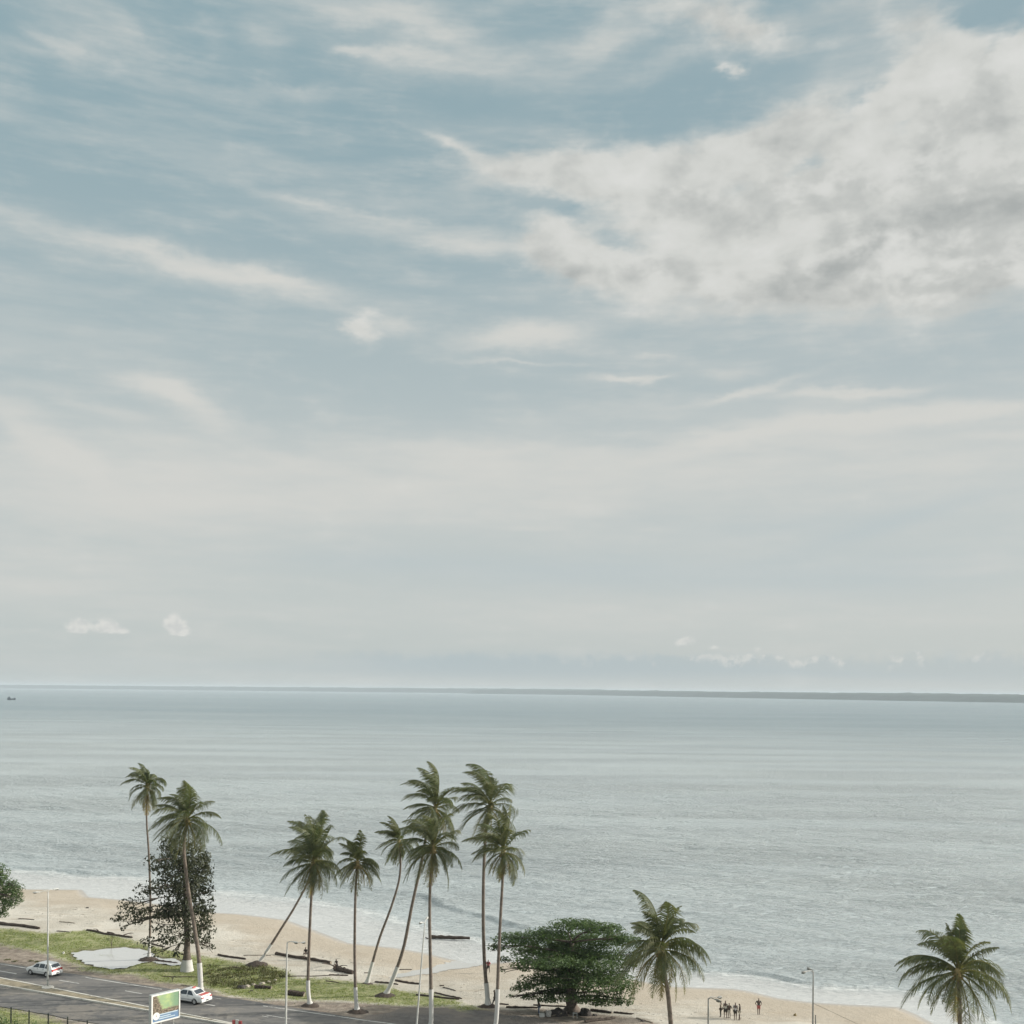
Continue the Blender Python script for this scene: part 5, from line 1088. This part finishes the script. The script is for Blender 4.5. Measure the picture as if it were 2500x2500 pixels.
# ------------------------------------------------------------------ people
def skinned(name, joints, edges, mat, parent, sub=2, root=0):
    me = bpy.data.meshes.new(name); me.from_pydata([j[0] for j in joints], edges, []); me.materials.append(mat)
    o = bpy.data.objects.new(name, me); COL.objects.link(o); o.parent = parent
    o.modifiers.new('skin', 'SKIN')
    if not me.skin_vertices: 
        bpy.context.view_layer.objects.active = o
    sv = me.skin_vertices[0].data if me.skin_vertices else None
    if sv is None: raise RuntimeError('no skin layer')
    for i, j in enumerate(joints):
        r_ = j[1]; sv[i].radius = r_ if isinstance(r_, tuple) else (r_, r_)
        sv[i].use_root = (i == root)
    m = o.modifiers.new('sub', 'SUBSURF'); m.levels = m.render_levels = sub
    o.modifiers['skin'].use_smooth_shade = True
    return o
def person(label, px, py, face, h, top, bottom, pose='stand', skin=None, hat=None, long_=False, sleeves=.5, D=None, z=None, wide=1.0, bare=False, group=None, hair=1.0, lean=0.0, arms=None):
    B = G(px, py); 
    if z is not None: B.z += z
    t = empty('person', B, label, 'person', group, rz=face); t.scale = (h/1.75,)*3; sk = skin or M['skin']
    x = wide; l = lean
    if pose == 'sit':
        hip = .12; J = {'pel': (0, 0, hip), 'bel': (0, .02, hip+.2), 'che': (0, .06+l, hip+.42), 'nec': (0, .08+l, hip+.56), 'hea': (0, .12+l, hip+.70), 'top': (0, .12+l, hip+.80)}
        J.update({'kl': (.12, .46, hip+.06), 'kr': (-.12, .44, hip+.10), 'al': (.12, .56, hip-.36), 'ar': (-.12, .52, hip-.36), 'tl': (.13, .72, hip-.40), 'tr': (-.13, .68, hip-.40), 'hl': (.10, .04, hip), 'hr': (-.10, .04, hip)})
        J.update({'sl': (.17, .06+l, hip+.48), 'sr': (-.17, .06+l, hip+.48), 'el': (.22, .16+l, hip+.25), 'er': (-.22, .18+l, hip+.24), 'wl': (.14, .36, hip+.16), 'wr': (-.14, .36, hip+.17), 'fl': (.12, .44, hip+.14), 'fr': (-.12, .44, hip+.15)})
    else:
        s1, s2 = (.05, -.04) if pose == 'stand' else (.26, -.28)
        J = {'pel': (0, 0, .94), 'bel': (0, .01, 1.10), 'che': (0, .0+l*.6, 1.32), 'nec': (0, .01+l, 1.49), 'hea': (0, .03+l, 1.61), 'top': (0, .02+l, 1.71), 'hl': (.09, 0, .90), 'hr': (-.09, 0, .90), 'kl': (.10, s1*.6+.03, .49), 'kr': (-.10, s2*.4+.04, .49), 'al': (.10, s1, .08), 'ar': (-.10, s2, .08),
             'tl': (.12, s1+.15, .03), 'tr': (-.12, s2+.15, .03), 'sl': (.18, 0+l*.8, 1.42), 'sr': (-.18, 0+l*.8, 1.42), 'el': (.235, -.02, 1.14), 'er': (-.235, -.02, 1.14), 'wl': (.24, .08, .90), 'wr': (-.24, .08, .90), 'fl': (.235, .12, .80), 'fr': (-.235, .12, .80)}
        if arms == 'bent': J.update({'el': (.27, .0, 1.16), 'er': (-.27, .0, 1.16), 'wl': (.12, .22, 1.14), 'wr': (-.10, .24, 1.18), 'fl': (.04, .25, 1.16), 'fr': (-.02, .27, 1.2)})
        if arms == 'hips': J.update({'el': (.36, -.05, 1.16), 'er': (-.36, -.05, 1.16), 'wl': (.18, .06, .98), 'wr': (-.18, .06, .98), 'fl': (.12, .10, .97), 'fr': (-.12, .10, .97)})
    rad = {'pel': (.13*x, .105), 'bel': (.115*x, .095), 'che': (.15*x, .11), 'nec': .05, 'hea': (.082, .10), 'top': .065, 'hl': .088*x, 'hr': .088*x, 'kl': .056, 'kr': .056, 'al': .038, 'ar': .038, 'tl': (.035, .025), 'tr': (.035, .025), 'sl': .056, 'sr': .056, 'el': .038, 'er': .038, 'wl': .027, 'wr': .027, 'fl': (.035, .018), 'fr': (.035, .018)}
    ks = list(J); ix_ = {k: i for i, k in enumerate(ks)}
    J['nos'] = tuple(a_+b_ for a_, b_ in zip(J['hea'], (0, .115, -.005))); ks.append('nos'); ix_['nos'] = len(ks)-1; rad['nos'] = .018
    E = [('pel', 'bel'), ('bel', 'che'), ('che', 'nec'), ('nec', 'hea'), ('hea', 'top'), ('hea', 'nos'), ('pel', 'hl'), ('pel', 'hr'), ('hl', 'kl'), ('hr', 'kr'), ('kl', 'al'), ('kr', 'ar'), ('al', 'tl'), ('ar', 'tr'), ('che', 'sl'), ('che', 'sr'), ('sl', 'el'), ('sr', 'er'), ('el', 'wl'), ('er', 'wr'), ('wl', 'fl'), ('wr', 'fr')]
    skinned('body', [(J[k], rad[k]) for k in ks], [(ix_[a_], ix_[b_]) for a_, b_ in E], sk, t)
    def sub_(name, keys, edges, grow, mat, cut=None):
        K2 = dict(J); 
        if cut:
            for nk, (a_, b_, f) in cut.items():
                K2[nk] = tuple(p+(q-p)*f for p, q in zip(J[a_], J[b_])); rad[nk] = .07 if nk.startswith('leg') else .05
        kk = {k: i for i, k in enumerate(keys)}
        def gr(r_): return tuple(v+grow for v in r_) if isinstance(r_, tuple) else r_+grow
        skinned(name, [(K2[k], gr(rad[k])) for k in keys], [(kk[a_], kk[b_]) for a_, b_ in edges], mat, t)
    if top:
        sub_('shirt', ['bel', 'pel', 'che', 'sl', 'sr', 'arl', 'arr'], [('pel', 'bel'), ('bel', 'che'), ('che', 'sl'), ('che', 'sr'), ('sl', 'arl'), ('sr', 'arr')], .018, cloth(top), {'arl': ('sl', 'el', sleeves), 'arr': ('sr', 'er', sleeves)})
    if bottom:
        f = .92 if long_ else .75; a_, b_ = ('kl', 'al') if long_ else ('hl', 'kl')
        if long_: sub_('trousers', ['pel', 'hl', 'hr', 'kl', 'kr', 'lgl', 'lgr'], [('pel', 'hl'), ('pel', 'hr'), ('hl', 'kl'), ('hr', 'kr'), ('kl', 'lgl'), ('kr', 'lgr')], .02, cloth(bottom), {'lgl': ('kl', 'al', .85), 'lgr': ('kr', 'ar', .85)})
        else: sub_('shorts', ['pel', 'hl', 'hr', 'legl', 'legr'], [('pel', 'hl'), ('pel', 'hr'), ('hl', 'legl'), ('hr', 'legr')], .02, cloth(bottom), {'legl': ('hl', 'kl', .8), 'legr': ('hr', 'kr', .8)})
    hm = cloth(hat) if hat else M['hair']
    hp = tuple(a_+b_ for a_, b_ in zip(J['hea'], (0, -.02, .055))); hp2 = tuple(a_+b_ for a_, b_ in zip(J['top'], (0, -.01, .015)))
    skinned('hat' if hat else 'hair', [(hp, (.09*hair, .095*hair)), (hp2, (.07*hair, .08*hair))], [(0, 1)], hm, t)
    return t
GP = 'bathers standing in a group on the sand'
dk_ = (.05, .045, .035)
person('person in dark clothes with a big dark hairdo, leftmost of the five standing together', 1760, 2483.5, R(60), 1.66, (.33, .30, .24), dk_, long_=True, hair=1.35, group=GP)
person('tallest of the five standing together, in a pale grey shirt and dark shorts', 1771, 2486.5, R(150), 1.80, (.52, .49, .42), dk_, wide=1.15, group=GP)
person('person in a dark top and pale shorts, middle one of the five', 1780, 2487.5, R(170), 1.60, dk_, (.42, .38, .32), sleeves=.8, arms='bent', hair=1.15, group=GP)
person('person in a pale top and dark knee-length shorts, fourth from the left of the five', 1795, 2489.5, R(180), 1.74, (.50, .48, .47), dk_, wide=1.1, hair=1.0, group=GP)
person('person in a pale cap with a dark back and light shorts, rightmost of the five', 1806, 2490, R(75), 1.70, dk_, (.46, .43, .36), hat=(.55, .50, .38), group=GP)
person('person in a dark top and long red shorts standing alone on the sand', 1852, 2475.5, R(185), 1.70, (.05, .05, .045), (.34, .09, .08), arms='hips')
person('person in a red shirt and dark shorts behind the tallest palm trunk', 1192, 2375, R(160), 1.62, (.38, .05, .07), (.04, .035, .03), wide=1.2, sleeves=.9, arms='bent', pose='walk')
person('person in dark brown clothes beside the white foot of the tallest palm', 1208.5, 2461, R(100), 1.78, (.05, .035, .03), (.05, .04, .04), long_=True, wide=1.1, sleeves=1.0, lean=.06, pose='walk')
person('person in a green-grey top and blue trousers standing beside the white cool boxes', 1316, 2482, R(80), 1.70, (.10, .12, .10), (.09, .12, .17), long_=True, lean=.12, wide=1.1)
person('person in dark clothes sitting on the longest fallen trunk', 747, 2342, R(160), 1.62, (.03, .03, .03), (.05, .045, .045), pose='sit', z=.62, sleeves=.9)
person('person in dark clothes sitting behind the forked fallen trunk', 822, 2367, R(150), 1.5, (.04, .035, .03), (.05, .04, .035), pose='sit', z=.60)
# under the tree: cool boxes, leaning board, stool
def box_obj(name, label, cat, px, py, w, h, d, mat, rz=0, tilt=0, lidm=None, group=None):
    B = G(px, py); t = empty(name, B, label, cat, group, rz=rz); k = B.y/F; mb = MB(); mb.box((0, 0, h*k/2), (w*k, d, h*k*.8), Matrix.Rotation(tilt, 3, 'Y')); mb.build('box', mat, t, bevel=.02)
    mb = MB(); mb.box((0, 0, h*k*.95), (w*k*1.04, d*1.04, h*k*.12), Matrix.Rotation(tilt, 3, 'Y')); mb.build('lid', lidm or mat, t, bevel=.01); return t
box_obj('cool_box', 'white cool box at the feet of the person in blue trousers', 'cool box', 1323, 2487.5, 12, 9, .4, M['whitewash'], .2)
box_obj('crate', 'tall pale grey crate leaning left of the dark rounded boulder', 'crate', 1339, 2487, 11, 16, .4, plain('crate_grey', (.42, .40, .37), .8), .3, R(12))
B = G(1404, 2489); t = empty('stool', B, 'small white stool in front of the grey lumpy boulder', 'stool'); mb = MB(); mb.box((0, 0, .44), (.46, .36, .05)); mb.build('seat', M['whitewash'], t, bevel=.015)
for sx_ in (-1, 1):
    for sy_ in (-1, 1): mb = MB(); mb.tube([(sx_*.21, sy_*.16, 0), (sx_*.17, sy_*.13, .42)], .028, 6); mb.build('leg', M['whitewash'], t)
A = G(1346, 2484); Bq = at(1372, 2473, A.y); mb = MB(); d = (Bq-A); mb.box(A+d*.5+Vector((0, -.2, .05)), (d.length, .3, .05), Matrix.Rotation(-math.atan2(d.z, d.x), 3, 'Y')); tag(mb.build('plank', M['drift_pale'], bevel=.01), 'grey plank leaning on the dark rounded boulder', 'plank')

# ------------------------------------------------------------------ ship
Dsh = 2650; s0 = at(18.5, 1708, Dsh); L_ = 20*Dsh/F*.98; t = empty('boat', Vector((s0.x+L_/2, Dsh, 0)), 'small dark fishing vessel on the horizon at the left', 'boat')
navy = plain('hull_dark', (.035, .05, .06), .5, .1); V = []; Fs = []
for i, (x, w, zk, zt) in enumerate(((-.5, 2.2, 0, 3.4), (-.42, 2.7, -.4, 3.2), (-.1, 2.9, -.5, 2.9), (.25, 2.5, -.5, 3.4), (.42, 1.2, -.3, 4.3), (.5, .1, .6, 5.0))):
    for y, z in ((w, zt), (w*.8, zk), (-w*.8, zk), (-w, zt)): V.append((x*L_, y, z))
for i in range(5):
    for k in range(4): Fs.append((i*4+k, i*4+(k+1) % 4, (i+1)*4+(k+1) % 4, (i+1)*4+k))
Fs += [(0, 1, 2, 3), (20, 21, 22, 23)]
mb = MB(); mb.add(V, Fs); mb.build('hull', navy, t, bevel=.1)
mb = MB(); mb.box((-.28*L_, 0, 4.7), (L_*.36, 3.8, 3.0)); mb.build('wheelhouse', plain('ship_grey', (.16, .20, .22), .6, .1), t, bevel=.2)
mb = MB(); mb.box((-.28*L_, 0, 7.0), (L_*.30, 3.2, 1.2)); mb.build('upper_deck', plain('ship_pale', (.34, .38, .38), .6, .1), t, bevel=.2)
mb = MB(); mb.tube([(-.25*L_, 0, 7.5), (-.25*L_, 0, 10.5)], [.3, .12], 6); mb.build('mast', navy, t)
mb = MB(); mb.tube([(.38*L_, 0, 4), (.38*L_, 0, 6.4)], .2, 6); mb.build('mast', navy, t)
# ------------------------------------------------------------------ haze
def haze():
    mb = MB(); zb, zt = -5.2, 66
    mb.box((0, 16850, (zb+zt)/2), (48600, 34700, zt-zb))
    m = bpy.data.materials.new('haze'); m.use_nodes = True; nt = m.node_tree; nt.nodes.remove(nt.nodes['Principled BSDF'])
    v = N(nt, 'ShaderNodeVolumePrincipled'); v.inputs['Color'].default_value = (.78, .88, .95, 1); v.inputs['Density'].default_value = 7.5e-5
    nt.links.new(v.outputs[0], nt.nodes['Material Output'].inputs['Volume'])
    o = mb.build('haze', m); tag(o, kind='stuff')
haze()
